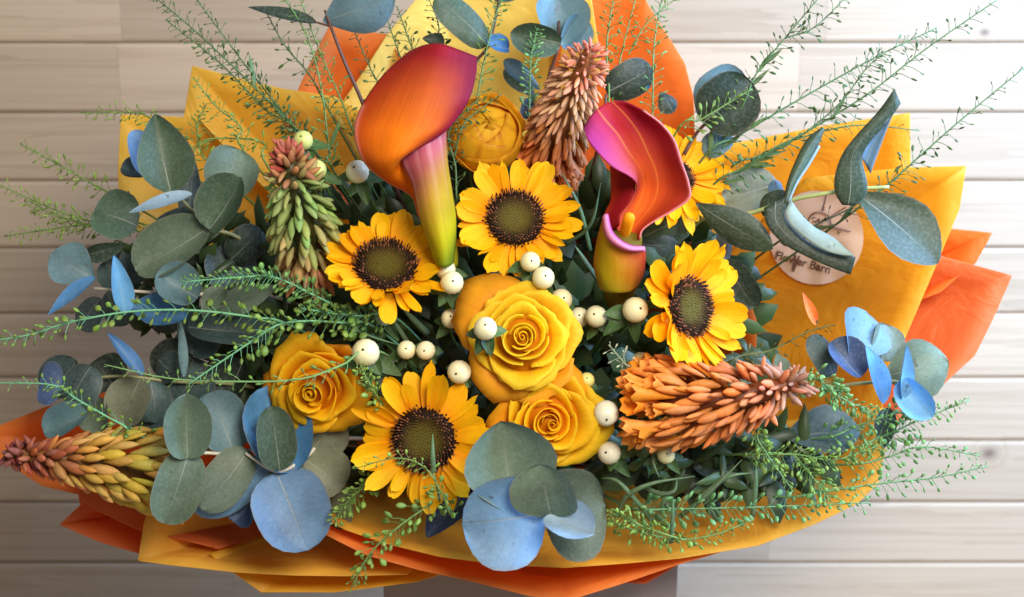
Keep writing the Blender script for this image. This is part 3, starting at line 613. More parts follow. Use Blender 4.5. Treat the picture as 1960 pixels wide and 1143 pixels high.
def sunflower(label, px, py, z, n, rdisc, rpet, seed, squash=None, npet=25, cup=0.25, spread=None, disc=True, colr=YEL):
    random.seed(seed); k = K(px, py, z); root = thing('sunflower', label, 'sunflower', k, 'sunflowers in the bouquet')
    F = frame(n); R = rdisc * PX * .95; k0 = k
    st = stem(root, [k - (F @ Vector((0, 0, .05))), k - F @ Vector((0, 0, .012))], .0038, .0034, lin((96, 118, 52)))
    mb = MB(); mb.tube([k - F @ Vector((0, 0, .016)), k - F @ Vector((0, 0, .008)), k - F @ Vector((0, 0, .001))], lambda q: R * (.35 + .6 * q), None, 16); mb.build('calyx', M['green'], root, lin((86, 112, 50)))
    disc_parts(root, F, R * uni(.94, 1.06), k, uni(.75, 1.3))
    for whorl, (m, rr, el) in enumerate(((npet, 1.0, cup * .55), (int(npet * .8), .9, cup * 1.25))):
        for i in range(m):
            an = 2 * math.pi * (i + uni(-.28, .28) + whorl * .5) / m
            L = (rpet - rdisc * .82) * PX * rr * uni(.76, 1.14)
            if spread: L *= spread(an)
            e = el + uni(-.3, .3); wd = L * uni(.36, .6); an += uni(-.06, .06)
            wd = wd * (.5 if rnd() < .12 else 1); wd = max(wd, R * .26); wd = min(wd, R * .72)
            d = Vector((math.cos(an), math.sin(an), 0)); dirv = (d * math.cos(e) + Vector((0, 0, math.sin(e)))).normalized()
            sx = Vector((math.sin(an), -math.cos(an), 0)); sx = (Matrix.Rotation(uni(-.5, .5), 3, dirv) @ sx); nn = sx.cross(dirv)
            m4 = Matrix.Identity(4); A = F @ dirv; X = F @ sx; Z = F @ nn; b = F @ (d * R * .84 + Vector((0, 0, R * (.02 + .05 * whorl))))
            for q in range(3): m4[q][0] = X[q] * wd; m4[q][1] = A[q] * L; m4[q][2] = Z[q] * L * .5; m4[q][3] = b[q]
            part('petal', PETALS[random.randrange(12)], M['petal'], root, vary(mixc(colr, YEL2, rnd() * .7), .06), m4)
    return root
sunflower('sunflower tilted upward, below the left calla lily', 738, 512, .035, (.08, .62, .8), 64, 122, 11, cup=.3)
sunflower('sunflower between the two callas, above the open rose', 985, 420, .02, (.05, .30, .95), 59, 122, 12, cup=.2)
sunflower('sunflower turned to the right, above the right kniphofia spike', 1316, 588, .035, (.66, .05, .75), 62, 132, 13, cup=.3)
sunflower('sunflower at the lower left beside the bottom-centre leaves', 812, 842, .045, (-.12, -.02, 1), 67, 142, 14, cup=.12, npet=21)
sunflower('sunflower half hidden behind the right calla lily', 1292, 340, -.035, (.35, .45, .75), 40, 122, 15, cup=.15, npet=20)

# ------------------------------------------------------------------ roses
def rose(name, label, px, py, z, n, R, seed, N_=27, H=0.85, open_=1.0, c_in=None, c_out=None, cat='rose', group='yellow roses', up=(0, 1, 0), tight=1.0, streak=False):
    random.seed(seed); k = K(px, py, z); root = thing(name, label, cat, k, group); F = frame(n, up); Rm = R * PX
    stem(root, [k - F @ Vector((0, 0, .06)), k - F @ Vector((0, 0, Rm * .8))], .003, .003, lin((70, 100, 45)))
    cal = MB(); cal.tube([k - F @ Vector((0, 0, Rm * .95)), k - F @ Vector((0, 0, Rm * .8)), k - F @ Vector((0, 0, Rm * .6))], lambda q: Rm * (.1 + .2 * q), None, 10); cal.build('calyx', M['green'], root, lin((74, 104, 44)))
    hv = [F @ (Vector((0, 0, H * .36)) * Rm)]; hf = []; hr = [.08, .16, .26, .36, .48, .6, .7]
    for r in hr:
        for a in range(20): hv.append(F @ (Vector((r * math.cos(a * .31416), r * math.sin(a * .31416), H * (.36 - .80 * r ** 1.3 * open_))) * Rm))
    for a in range(20): hf.append((0, 1 + a, 1 + (a + 1) % 20))
    for q in range(len(hr) - 1):
        for a in range(20): hf.append((1 + q * 20 + a, 1 + (q + 1) * 20 + a, 1 + (q + 1) * 20 + (a + 1) % 20, 1 + q * 20 + (a + 1) % 20))
    part('gap_filler', mesh('gap_filler', hv, hf, [(0, 0)] * len(hv), [(1, 1, 1)] * len(hv)), M['rose'], root, mixc(c_in, lin((235, 115, 8)), .75))  # added orange floor under the rims, keeps the petal gaps from going dark
    nu, nv = 17, 12; n1 = int(N_ * .33); n2 = int(N_ * .36); n3 = N_ - n1 - n2
    for i in range(N_):
        phi = i * 2.39996 + uni(-.55, .55)
        if i < n1: g = i / max(1, n1 - 1); rim = .04 + .20 * g ** tight; h = H * (.56 + .02 * g); span = 4.0 - .8 * g; roll = .01 + .03 * g; base = .03 + .08 * g; vert = .5; drop = .05
        elif i < n1 + n2: g = (i - n1) / max(1, n2 - 1); rim = .31 + .33 * g; h = H * (.55 - .17 * g * open_); span = 2.9 - .3 * g; roll = (.05 + .10 * g) * open_; base = .14 + .06 * g; vert = .75; drop = .08
        else: g = (i - n1 - n2) / max(1, n3 - 1); rim = .74 + .30 * g; h = H * (.33 - .36 * g * open_); span = 2.35 - .25 * g; roll = (.14 + .20 * g) * open_; base = .2; vert = .8; drop = .13
        t = i / (N_ - 1); h *= uni(.92, 1.07); roll *= uni(.5, 1.5); ox, oy = uni(-.05, .05), uni(-.05, .05); tl = uni(-.12, .12) * t
        oran = (t > .8 and rnd() < .5); fr = [uni(-.035, .035) for _ in range(nu)]
        v = []; uv = []; c = []; ph = uni(0, 6); tone = vary((1, .74, .7) if oran else (1, 1, 1), .06); sw = .09 * (1 - .5 * t)
        for j in range(nv):
            q = j / (nv - 1)
            for ii in range(nu):
                u = 2 * ii / (nu - 1) - 1; qq = q * (1 - drop * abs(u) ** 3 + fr[ii] * q * t)
                rr = base + (rim - base) * qq ** vert; rr *= 1 + sw * u
                zz = -.75 + (h + .75) * qq ** 1.15
                if qq > .7:
                    e = (qq - .7) / .3; rr += roll * e * e * (.55 + .25 * math.cos(2 * u)); zz -= roll * e * e * e * .8
                rr += .025 * math.sin(2.6 * u + ph) * q * (.25 + t); zz += .028 * math.sin(3.7 * u + ph * 2) * q * (.3 + t) + tl * u * q
                if t > .45: rr += .10 * q ** 5 * math.exp(-(u / .25) ** 2)
                a = phi + u * span * .5
                p = Vector((rr * math.cos(a) + ox * q, rr * math.sin(a) + oy * q, zz)) * Rm; v.append(F @ p); uv.append((ii / (nu - 1), q))
                cc = mixc(c_in, c_out, min(1, t ** 1.3)); cc = mixc(cc, tuple(x * y for x, y in zip(cc, (1.0, .74, .45))), max(0, .75 - q) * 1.1)
                cc = mixc(cc, tuple(min(1, x * y) for x, y in zip(cc, (1.0, 1.22, 3.0))), max(0, q - .84) * 3.5 * (.3 + .7 * t))
                if streak and q > .2: cc = mixc(cc, lin((205, 70, 15)), .55 * max(0, math.sin(11 * u + ph * 3)) ** 6 * (.4 + .6 * (1 - q)) + (.5 if q > .93 and rnd() < .6 else 0))
                c.append(tuple(x * y for x, y in zip(cc, tone)))
        o = part('petal', mesh('petal', v, grid_faces(nu, nv), uv, c), M['rose'], root, (1, 1, 1)); solid(o, .00045, 0)
    return root
RY = lin((255, 226, 40)); RO = lin((255, 158, 12)); ROO = lin((250, 140, 14))
rose('rose', 'large open golden rose in the middle of the bouquet', 1000, 646, .055, (-.04, .10, 1), 96, 21, c_in=RY, c_out=lin((255, 212, 44)), N_=24)
rose('rose', 'golden-orange rose below the open one, above the grey leaves', 1050, 806, .045, (.05, -.04, 1), 94, 22, N_=22, c_in=lin((255, 208, 26)), c_out=lin((255, 212, 36)))
rose('rose', 'orange-yellow rose on the left above the powder-blue leaves', 606, 745, .02, (-.12, -.20, 1), 88, 23, N_=22, H=.95, c_in=lin((255, 214, 30)), c_out=lin((255, 198, 30)))
def bud(label, px, py, z, n, Rpx, seed):
    random.seed(seed); k = K(px, py, z); root = thing('rose_bud', label, 'rose bud', k); F = frame(n); Rm = Rpx * PX
    stem(root, [k - F @ Vector((0, 0, .06)), k - F @ Vector((0, 0, Rm * .9))], .003, .003, lin((70, 100, 45)))
    nu, nv = 17, 14
    for i in range(13):
        t = i / 12; top = (-.25 if i < 4 else .05 + 1.3 * t ** 1.5) + uni(-.08, .08); rad = .84 + .17 * t; phi = i * 2.39996; span = 2.5 - .4 * t; v = []; c = []; uv = []; ph = uni(0, 6)
        for j in range(nv):
            q = j / (nv - 1)
            for ii in range(nu):
                u = 2 * ii / (nu - 1) - 1; th_ = math.pi * .96 + (top + .22 * abs(u) ** 2.4 - math.pi * .96) * q; a_ = phi + u * span * .5
                rr = rad * (1 + .03 * math.sin(2 * u + ph) * q) + (.15 + .05 * math.sin(5 * u + ph)) * max(0, q - .82) / .18 * t
                v.append(F @ (Vector((rr * math.sin(th_) * math.cos(a_), rr * math.sin(th_) * math.sin(a_), rr * math.cos(th_) * .95)) * Rm)); uv.append((ii / (nu - 1), q))
                cc = mixc(lin((226, 106, 18)), lin((250, 206, 48)), min(1, max(0, q - .2) * 1.7)); cc = mixc(cc, lin((196, 70, 18)), .7 * max(0, math.sin(9 * u + ph * 3 + 2 * q)) ** 8 * (1 - .5 * q))
                c.append(mixc(cc, lin((190, 62, 20)), max(0, q - .9) * 7 * uni(.3, 1)))
        o = part('petal', mesh('petal', v, grid_faces(nu, nv), uv, c), M['rose'], root, (1, 1, 1)); solid(o, .0007, 0)
bud('closed yellow rose bud with red streaks between the callas', 930, 262, -.02, (.1, .38, .9), 74, 24)

# ------------------------------------------------------------------ calla lilies
def net(rows, zf):
    R = []
    for j, r in enumerate(rows):
        R.append([K(p[0], p[1], zf(i / (len(r) - 1), j / (len(rows) - 1))) for i, p in enumerate(r)])
    return R
def calla_part(root, name, rows, zf, cf, nu=22, nv=30, th=.0012):
    v, f, uv = patch(net(rows, zf), nu, nv); k0 = rootk(root)
    o = part(name, mesh(name, [x - k0 for x in v], f, uv, [cf(u, q) for u, q in uv]), M['calla'], root, (1, 1, 1)); solid(o, th, -1)
    return o
cO = lin((245, 130, 15)); cR = lin((184, 36, 30)); cM = lin((122, 18, 50)); cP = lin((180, 76, 112)); cY = lin((200, 190, 20)); cG = lin((130, 150, 30)); cD = lin((120, 18, 45))
k = K(850, 470, .03); c1 = thing('calla_lily', 'orange-red calla lily with its hood leaning left', 'calla lily', k, 'calla lilies')
def c1col(u, q):
    edge = min(1, (abs(u - .42) / .5) ** 1.7); c = mixc(cO, cR, edge); top = max(0, 1 - q / .45)
    c = mixc(c, mixc(cR, cM, u), min(1, top * 1.15))
    c = mixc(c, cM, max(0, (u - .72) / .28) ** 1.4 * .9)
    c = mixc(c, lin((245, 165, 150)), .8 * max(0, (.05 - u) / .05) * (1 if q > .3 else 0))
    return c
calla_part(c1, 'hood', [
    [(785, 100), (815, 88), (845, 86), (878, 97), (911, 110)], [(738, 142), (785, 130), (830, 130), (872, 137), (910, 140)], [(703, 188), (755, 185), (810, 185), (860, 188), (900, 182)],
    [(683, 228), (735, 230), (790, 235), (840, 234), (878, 220)], [(681, 266), (725, 272), (770, 272), (810, 264), (850, 251)], [(700, 312), (730, 312), (755, 304), (779, 293), (803, 280)],
    [(742, 347), (752, 338), (760, 325), (765, 308), (768, 291)], [(788, 374), (794, 362), (797, 345), (800, 325), (803, 310)], [(803, 415), (812, 410), (820, 405), (828, 398), (836, 390)]],
    lambda u, q: float(np.interp(q, [0, .25, .5, .625, .75, .875, 1], [.04, .066, .074, .072, .05, .036, .028])) + .022 * math.sin(math.pi * u) * (1 - .5 * q), c1col, 46, 44)
def c1flap(u, q):
    c = ramp([(0, cP), (.25, lin((190, 100, 96))), (.46, lin((196, 150, 48))), (.8, cY), (1, cG)], q + .25 * (u - .4)); s = max(0, math.sin(u * 26)) ** 6
    return mixc(c, lin((245, 200, 190)), .5 * s * max(0, 1 - q * 1.7))
calla_part(c1, 'throat', [
    [(768, 283), (790, 270), (812, 259), (834, 248), (852, 238)], [(772, 312), (795, 305), (817, 296), (840, 286), (852, 274)], [(790, 350), (806, 343), (824, 334), (845, 325), (855, 314)],
    [(801, 398), (816, 396), (833, 390), (853, 382), (864, 372)], [(810, 432), (825, 436), (842, 436), (860, 430), (870, 416)], [(824, 470), (838, 478), (850, 479), (862, 474), (870, 460)], [(836, 505), (844, 510), (852, 510), (861, 507), (866, 500)]],
    lambda u, q: float(np.interp(q, [0, .17, .34, .6, 1], [.062, .068, .066, .058, .042])) + .012 * math.sin(math.pi * u) - .012 * u * u, c1flap, 26, 30)
mb = MB(); mb.tube(curve([K(832, 330, .035), K(838, 400, .03), K(848, 470, .025), K(855, 510, .018)], 14), lambda q: PX * (22 + 6 * math.sin(q * 3.1)), None, 14); mb.build('spathe_tube', M['calla'], c1, lin((165, 160, 25)))
stem(c1, [K(852, 560, -.02), K(855, 505, .018)], .0055, .0055, lin((110, 140, 50)))
k = K(1188, 520, .04); c2 = thing('calla_lily', 'magenta and orange calla lily opening right, yellow spadix showing', 'calla lily', k, 'calla lilies')
def c2col(u, q):
    c = ramp([(0, lin((176, 58, 132))), (.22, lin((192, 56, 100))), (.42, lin((186, 40, 54))), (.7, lin((160, 28, 46))), (1, lin((168, 34, 54)))], u)
    c = mixc(c, lin((246, 124, 24)), min(1, max(0, (q - .18) * 2.0)) * max(0, 1 - abs(u - .36) * 1.25)); c = mixc(c, lin((226, 72, 56)), .8 * max(0, q - .25) * u)
    for u0 in (.3, .56):
        c = mixc(c, lin((250, 165, 70)), .5 * math.exp(-((u - u0 - .03 * math.sin(q * 4)) / .010) ** 2) * min(1, 4 * (1 - q)))
    c = mixc(c, lin((250, 160, 160)), .7 * max(0, (u - .965) / .035)); return c
calla_part(c2, 'hood', [
    [(1118, 246), (1138, 215), (1165, 196), (1195, 194), (1235, 212)], [(1126, 270), (1152, 240), (1185, 221), (1225, 221), (1267, 236)], [(1147, 297), (1172, 265), (1207, 253), (1250, 255), (1292, 268)],
    [(1173, 321), (1193, 297), (1225, 290), (1266, 293), (1306, 310)], [(1205, 339), (1217, 325), (1243, 325), (1280, 330), (1319, 348)], [(1217, 354), (1226, 350), (1249, 358), (1284, 368), (1321, 380)],
    [(1210, 374), (1220, 380), (1242, 392), (1266, 398), (1290, 404)], [(1190, 400), (1206, 410), (1223, 420), (1240, 424), (1256, 423)], [(1178, 428), (1192, 442), (1205, 450), (1217, 452), (1232, 440)], [(1190, 462), (1203, 470), (1212, 471), (1219, 466), (1226, 456)]],
    lambda u, q: .045 + .045 * (1 - u) ** 2 * math.sin(math.pi * min(1, q * 1.5 + .1)) * (1 if q < .6 else .4) + .02 * u ** 3 - .012 * math.sin(math.pi * q) * (1 - (2 * u - 1) ** 2) - .02 * q, c2col, 96, 44)
def c2tube(u, q):
    c = ramp([(0, lin((190, 130, 30))), (.3, lin((190, 165, 20))), (.7, lin((185, 110, 20))), (1, lin((165, 50, 30)))], u); c = mixc(c, lin((200, 70, 40)), max(0, .5 - q) * .9 * u); return mixc(c, lin((120, 135, 30)), max(0, q - .7) * 1.5)
calla_part(c2, 'throat', [
    [(1157, 416), (1160, 445), (1175, 465), (1203, 477), (1234, 478)], [(1150, 440), (1155, 465), (1173, 484), (1203, 493), (1234, 492)], [(1141, 480), (1155, 500), (1178, 511), (1208, 511), (1233, 504)],
    [(1139, 512), (1154, 526), (1180, 533), (1208, 532), (1230, 524)], [(1150, 552), (1163, 558), (1182, 560), (1203, 558), (1218, 550)]],
    lambda u, q: .05 + .018 * math.sin(math.pi * u) - .012 * q, c2tube, 22, 22)
calla_part(c2, 'lip', [
    [(1162, 410), (1169, 440), (1184, 459), (1206, 471), (1232, 474)], [(1158, 412), (1164, 443), (1179, 462), (1204, 475), (1233, 476)], [(1155, 416), (1159, 446), (1174, 466), (1203, 479), (1235, 479)]],
    lambda u, q: .056 + .018 * math.sin(math.pi * u) + .004 * math.sin(math.pi * q), lambda u, q: mixc(lin((196, 80, 140)), lin((232, 150, 180)), max(0, math.sin(q * 3.1)) ** 3), 22, 8)
calla_part(c2, 'fold', [
    [(1169, 318), (1192, 330), (1216, 346)], [(1171, 350), (1192, 354), (1216, 360)], [(1170, 385), (1184, 386), (1206, 386)], [(1158, 412), (1170, 414), (1188, 410)], [(1158, 440), (1172, 440), (1186, 432)]],
    lambda u, q: .022 + .012 * u, lambda u, q: mixc(lin((195, 60, 30)), lin((150, 18, 28)), min(1, u * 2)), 12, 18)
mb = MB(); mb.tube(curve([K(1192, 462, .03), K(1198, 440, .045), K(1204, 418, .056), K(1207, 409, .056)], 12), lambda q: PX * 10.5 * math.sqrt(max(.02, 1 - max(0, (q - .75) / .25) ** 2)), None, 12); mb.build('spadix', M['floret'], c2, lin((255, 170, 20)))
mb = MB(); mb.tube(curve([K(1195, 450, .03), K(1190, 500, .032), K(1186, 550, .02), K(1180, 575, .005)], 12), lambda q: PX * (34 + 6 * math.sin(q * 3.1) - 12 * q), None, 16); mb.build('spathe_tube', M['calla'], c2, lin((120, 100, 20)))
stem(c2, [K(1170, 620, -.03), K(1182, 570, .005)], .0055, .0055, lin((100, 130, 45)))

# ------------------------------------------------------------------ kniphofia (torch lily) spikes
def floret_mesh(seed):
    rs = random.Random(seed); prof = [(0, .14), (.12, .27), (.35, .42), (.6, .48), (.8, .38), (.93, .2), (1.0, .05)]; n = 6; bend = rs.uniform(.08, .25); v = []; c = []
    for (y, r) in prof:
        for a in range(n):
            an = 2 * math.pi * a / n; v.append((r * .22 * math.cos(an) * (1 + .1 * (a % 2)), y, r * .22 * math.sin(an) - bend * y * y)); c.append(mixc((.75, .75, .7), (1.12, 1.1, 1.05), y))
    f = [(i * n + j, i * n + (j + 1) % n, (i + 1) * n + (j + 1) % n, (i + 1) * n + j) for i in range(len(prof) - 1) for j in range(n)] + [tuple((len(prof) - 1) * n + j for j in range(n))]
    return mesh('floret', v, f, None, c)
def bell_mesh():
    prof = [(0, .1), (.3, .34), (.6, .55), (.85, .75), (1.0, 1.05)]; n = 6; v = []; c = []
    for (y, r) in prof:
        for a in range(n * 2):
            an = math.pi * a / n; y2 = y + (.12 if a % 2 == 0 and y == 1 else 0); v.append((r * .22 * math.cos(an), y2, r * .22 * math.sin(an) - .15 * y * y)); c.append((1, 1, 1))
    n *= 2
    return mesh('floret', v, [(i * n + j, i * n + (j + 1) % n, (i + 1) * n + (j + 1) % n, (i + 1) * n + j) for i in range(4) for j in range(n)], None, c)
FLO = [floret_mesh(s) for s in range(4)]; BELL = bell_mesh()
def poker(label, pts, wid, cols, seed, count=190, Lpx=(58, 18), droop=(62, -25), bells=0.0, fat=1.0, core=0.25, cc=lin((70, 70, 30)), jit=12):
    """pts base -> tip; wid(q) half width in px; cols: colour along the spike"""
    random.seed(seed); C = curve([K(*p) for p in pts], 60); k = C[30]
    root = thing('torch_lily', label, 'torch lily', k, 'torch lily spikes')
    mb = MB(); mb.tube(C, lambda q: PX * wid(q) * core + .001, None, 10); mb.build('spike_core', M['green'], root, cc)
    back = Vector(C[0]) - (Vector(C[3]) - Vector(C[0])).normalized() * .03
    stem(root, [back, C[0]], .0045, .004, lin((104, 120, 50)))
    for i in range(count):
        q = ((i + .5) / count) ** .92; p = C[min(59, int(q * 59))]; ax = (C[min(59, int(q * 59) + 1)] - C[max(0, int(q * 59) - 1)]).normalized()
        an = i * 2.39996 + uni(-.2, .2); e1 = ax.orthogonal().normalized(); e2 = ax.cross(e1); o_ = e1 * math.cos(an) + e2 * math.sin(an)
        dr = math.radians(droop[0] + (droop[1] - droop[0]) * q ** 2.2 + uni(-jit, jit))
        d = (o_ * math.cos(dr) - ax * math.sin(dr)).normalized()
        L = (Lpx[0] + (Lpx[1] - Lpx[0]) * q ** 1.5) * PX * uni(.7, 1.25)
        rad = wid(q) * PX; b = p + o_ * max(0.0, rad - L * max(.15, math.cos(dr)))
        sx = d.cross(ax); sx = sx.normalized() if sx.length > .05 else e1; nn = sx.cross(d)
        if nn.dot(o_) < 0: sx = -sx; nn = -nn
        isb = q < bells
        wd = L * (uni(.65, 1.2) if not isb else 1.0) * fat * (1 + .6 * q)
        m4 = Matrix.Identity(4)
        for r in range(3): m4[r][0] = sx[r] * wd; m4[r][1] = d[r] * L; m4[r][2] = nn[r] * wd; m4[r][3] = b[r] - k[r]
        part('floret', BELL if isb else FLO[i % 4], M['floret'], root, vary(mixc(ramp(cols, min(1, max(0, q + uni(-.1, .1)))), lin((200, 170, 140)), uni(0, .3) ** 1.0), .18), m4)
    return root
def prof(*st):
    xs = [s[0] for s in st]; ys = [s[1] for s in st]
    return lambda q: float(np.interp(q, xs, ys))
poker('torch lily spike with red tip and green florets on the left', [(592, 520, .01), (580, 430, .03), (562, 350, .045), (547, 282, .05)], prof((0, 64), (.35, 80), (.7, 58), (.9, 36), (1, 12)),
      [(0, lin((225, 150, 105))), (.18, lin((205, 165, 110))), (.4, lin((150, 184, 96))), (.62, lin((142, 182, 104))), (.78, lin((190, 150, 95))), (.88, lin((195, 85, 70))), (1, lin((205, 100, 95)))], 31, 200, (56, 26), fat=1.2, droop=(34, -35), jit=16)
poker('torch lily spike with peach tip at the top centre', [(1052, 322, -.03), (1070, 250, -.005), (1100, 170, .015), (1134, 88, .03)], prof((0, 54), (.2, 66), (.5, 72), (.8, 54), (.93, 42), (1, 16)),
      [(0, lin((232, 122, 25))), (.22, lin((214, 110, 32))), (.42, lin((180, 108, 52))), (.66, lin((220, 172, 132))), (.8, lin((228, 158, 122))), (.9, lin((232, 138, 112))), (1, lin((228, 140, 124)))], 32, 300, (54, 20), bells=.26, fat=1.0, droop=(48, -25), cc=lin((130, 74, 34)))
poker('fat rust-orange torch lily spike lying to the right', [(1272, 772, .04), (1340, 772, .045), (1430, 757, .05), (1538, 728, .05)], prof((0, 78), (.2, 98), (.5, 88), (.8, 66), (.92, 44), (1, 14)),
      [(0, lin((250, 158, 16))), (.2, lin((240, 138, 24))), (.45, lin((226, 128, 44))), (.7, lin((224, 126, 66))), (.85, lin((216, 130, 92))), (.94, lin((190, 140, 120))), (1, lin((150, 110, 90)))], 33, 230, (66, 34), droop=(52, -12), bells=.16, fat=1.05, cc=lin((120, 60, 24)), jit=18)
poker('yellow-green torch lily spike with dark red tip at the far left', [(320, 905, 0), (220, 890, .02), (110, 878, .035), (8, 868, .04)], prof((0, 100), (.3, 92), (.6, 62), (.8, 42), (.92, 34), (1, 12)),
      [(0, lin((240, 170, 70))), (.15, lin((225, 165, 60))), (.35, lin((200, 180, 60))), (.55, lin((215, 165, 70))), (.72, lin((205, 110, 60))), (.85, lin((150, 60, 55))), (1, lin((135, 60, 65)))], 34, 190, (74, 26), droop=(50, -8), fat=1.2, cc=lin((120, 80, 30)), jit=16)

# ------------------------------------------------------------------ berries
def berry_mesh():
    v = []; f = []; n = 14; prof = []
    for j in range(11):
        a = math.pi * j / 10; r = math.sin(a); z = math.cos(a)
        prof.append((r, z * 1.02 - (.10 * math.exp(-(r / .22) ** 2) if z > 0 else 0)))
    for (r, z) in prof:
        for a in range(n): v.append((max(r, .001) * math.cos(2 * math.pi * a / n), max(r, .001) * math.sin(2 * math.pi * a / n), z))
    f = [(j * n + a, (j + 1) * n + a, (j + 1) * n + (a + 1) % n, j * n + (a + 1) % n) for j in range(10) for a in range(n)]
    return mesh('berry', v, f)
BERRY = berry_mesh()
mb = MB(); mb.tube([(0, 0, .86), (0, 0, .97), (0, 0, 1.06)], .13, .05, 7)
TIPM = mesh('berry_tip', mb.v, mb.f)
BW = lin((234, 224, 176)); BG = lin((208, 216, 128)); GL = lin((76, 112, 52)); GLD = lin((58, 88, 44))
def berries(label, items, c=BW, leaves=True, seed=1):
    """items: (px, py, radius px, z, tip direction x, y)"""
    random.seed(seed * 7 + 3); k = K(items[0][0], items[0][1], items[0][3]); root = thing('berry_sprig', label, 'berries', k, 'white berry sprigs')
    for n_, (px, py, r, z, tx, ty) in enumerate(items):
        p = K(px, py, z); d = Vector((tx, ty, .8)).normalized(); F = frame(d); R = r * PX
        m4 = Matrix.Translation(p - k) @ F.to_4x4() @ Matrix.Diagonal((R, R, R * 1.04, 1))
        b = part('berry', BERRY, M['berry'], root, vary(c, .05), m4); part('berry_tip', TIPM, M['berry_tip'], b)
        base = p - d * R
        sd = p - d * (R + .02) + Vector((0, -.008, -.008))
        if n_ == 0: stem(root, [sd, base], .0011, .001, GL)
        else: stem(root, [K(items[0][0], items[0][1], items[0][3]) - Vector((0, .006, .03)), sd, base], .0009, .0009, GL, 8, False)
        if leaves:
            for i in range(4):
                a = -1.57 + (i - 1.5) * .95 + uni(-.35, .35); o_ = F @ Vector((math.cos(a), math.sin(a), -.35 + uni(-.25, .25))); e = base + o_ * R * uni(1.5, 2.6)
                ay = e - base; nn = d; sx = ay.cross(nn).normalized() * R * 1.1; m4 = Matrix.Identity(4); nz = sx.cross(ay).normalized() * R
                for q in range(3): m4[q][0] = sx[q]; m4[q][1] = ay[q]; m4[q][2] = nz[q]; m4[q][3] = base[q] - k[q]
                part('leaf', LEAF['o', i % 3], M['leaf'], root, vary(mixc(GL, GLD, rnd()), .2), m4)
    return root
berries('big white berry left of the berry pair, above the lower sunflower', [(700, 675, 26, .05, -.1, .2)], seed=1)
berries('pair of small white berries side by side left of the open rose', [(778, 670, 18, .035, 0, .15), (815, 671, 18, .04, -.1, 0)], seed=2)
berries('white berry touching the top petals of the lower sunflower', [(879, 712, 22, .055, -.2, -.1)], seed=3)
berries('white berry lying against the left petals of the open rose', [(929, 629, 21, .095, 0, .3)], seed=4)
berries('white berries to the right of the left sunflower', [(865, 541, 22, .045, .1, .1), (853, 516, 19, .035, 0, .2)], seed=5)
berries('shaded white berry at the left edge of the open rose', [(863, 610, 19, .02, 0, .2)], seed=6)
berries('pale greenish berry below the left sunflower', [(735, 606, 18, .02, 0, .5)], lin((190, 215, 190)), seed=7)
berries('pair of white berries above the open rose', [(1015, 501, 19, .05, .1, .05), (1040, 532, 21, .055, .15, .15)], seed=8)
berries('white berry peeping over the top right of the open rose', [(1074, 574, 21, .035, .2, .15)], seed=9)
berries('dull white berries right of the open rose', [(1141, 606, 21, .03, -.2, .2), (1108, 608, 20, .015, 0, .2)], lin((225, 222, 180)), seed=10)
berries('white berry at the left petals of the right sunflower', [(1216, 593, 24, .05, .3, .1)], seed=11)
berries('pale green berries beside the tip of the left torch lily', [(580, 269, 19, .02, -.1, .3), (606, 325, 19, .03, -.2, .3)], BG, seed=12)
berries('cream berry left of the hood of the left calla', [(684, 329, 22, .03, -.2, .3)], lin((232, 232, 196)), seed=13)
berries('cream berry right of the lower rose, uppermost of two', [(1160, 791, 24, .045, .0, -.4)], lin((228, 224, 200)), seed=14)
berries('cream berry right of the lower rose, lower of two', [(1166, 867, 22, .03, -.3, .1)], lin((222, 216, 190)), seed=15)
berries('small cream berry under the right torch lily spike', [(1275, 871, 17, .03, 0, .2)], lin((228, 222, 170)), seed=16)
berries('cream berry half hidden by the right torch lily spike', [(1226, 692, 18, .015, .2, .2)], lin((236, 226, 160)), seed=17)
berries('small pale berry at the right side where the two roses meet', [(1123, 728, 15, .03, 0, .3)], lin((232, 222, 130)), seed=18)

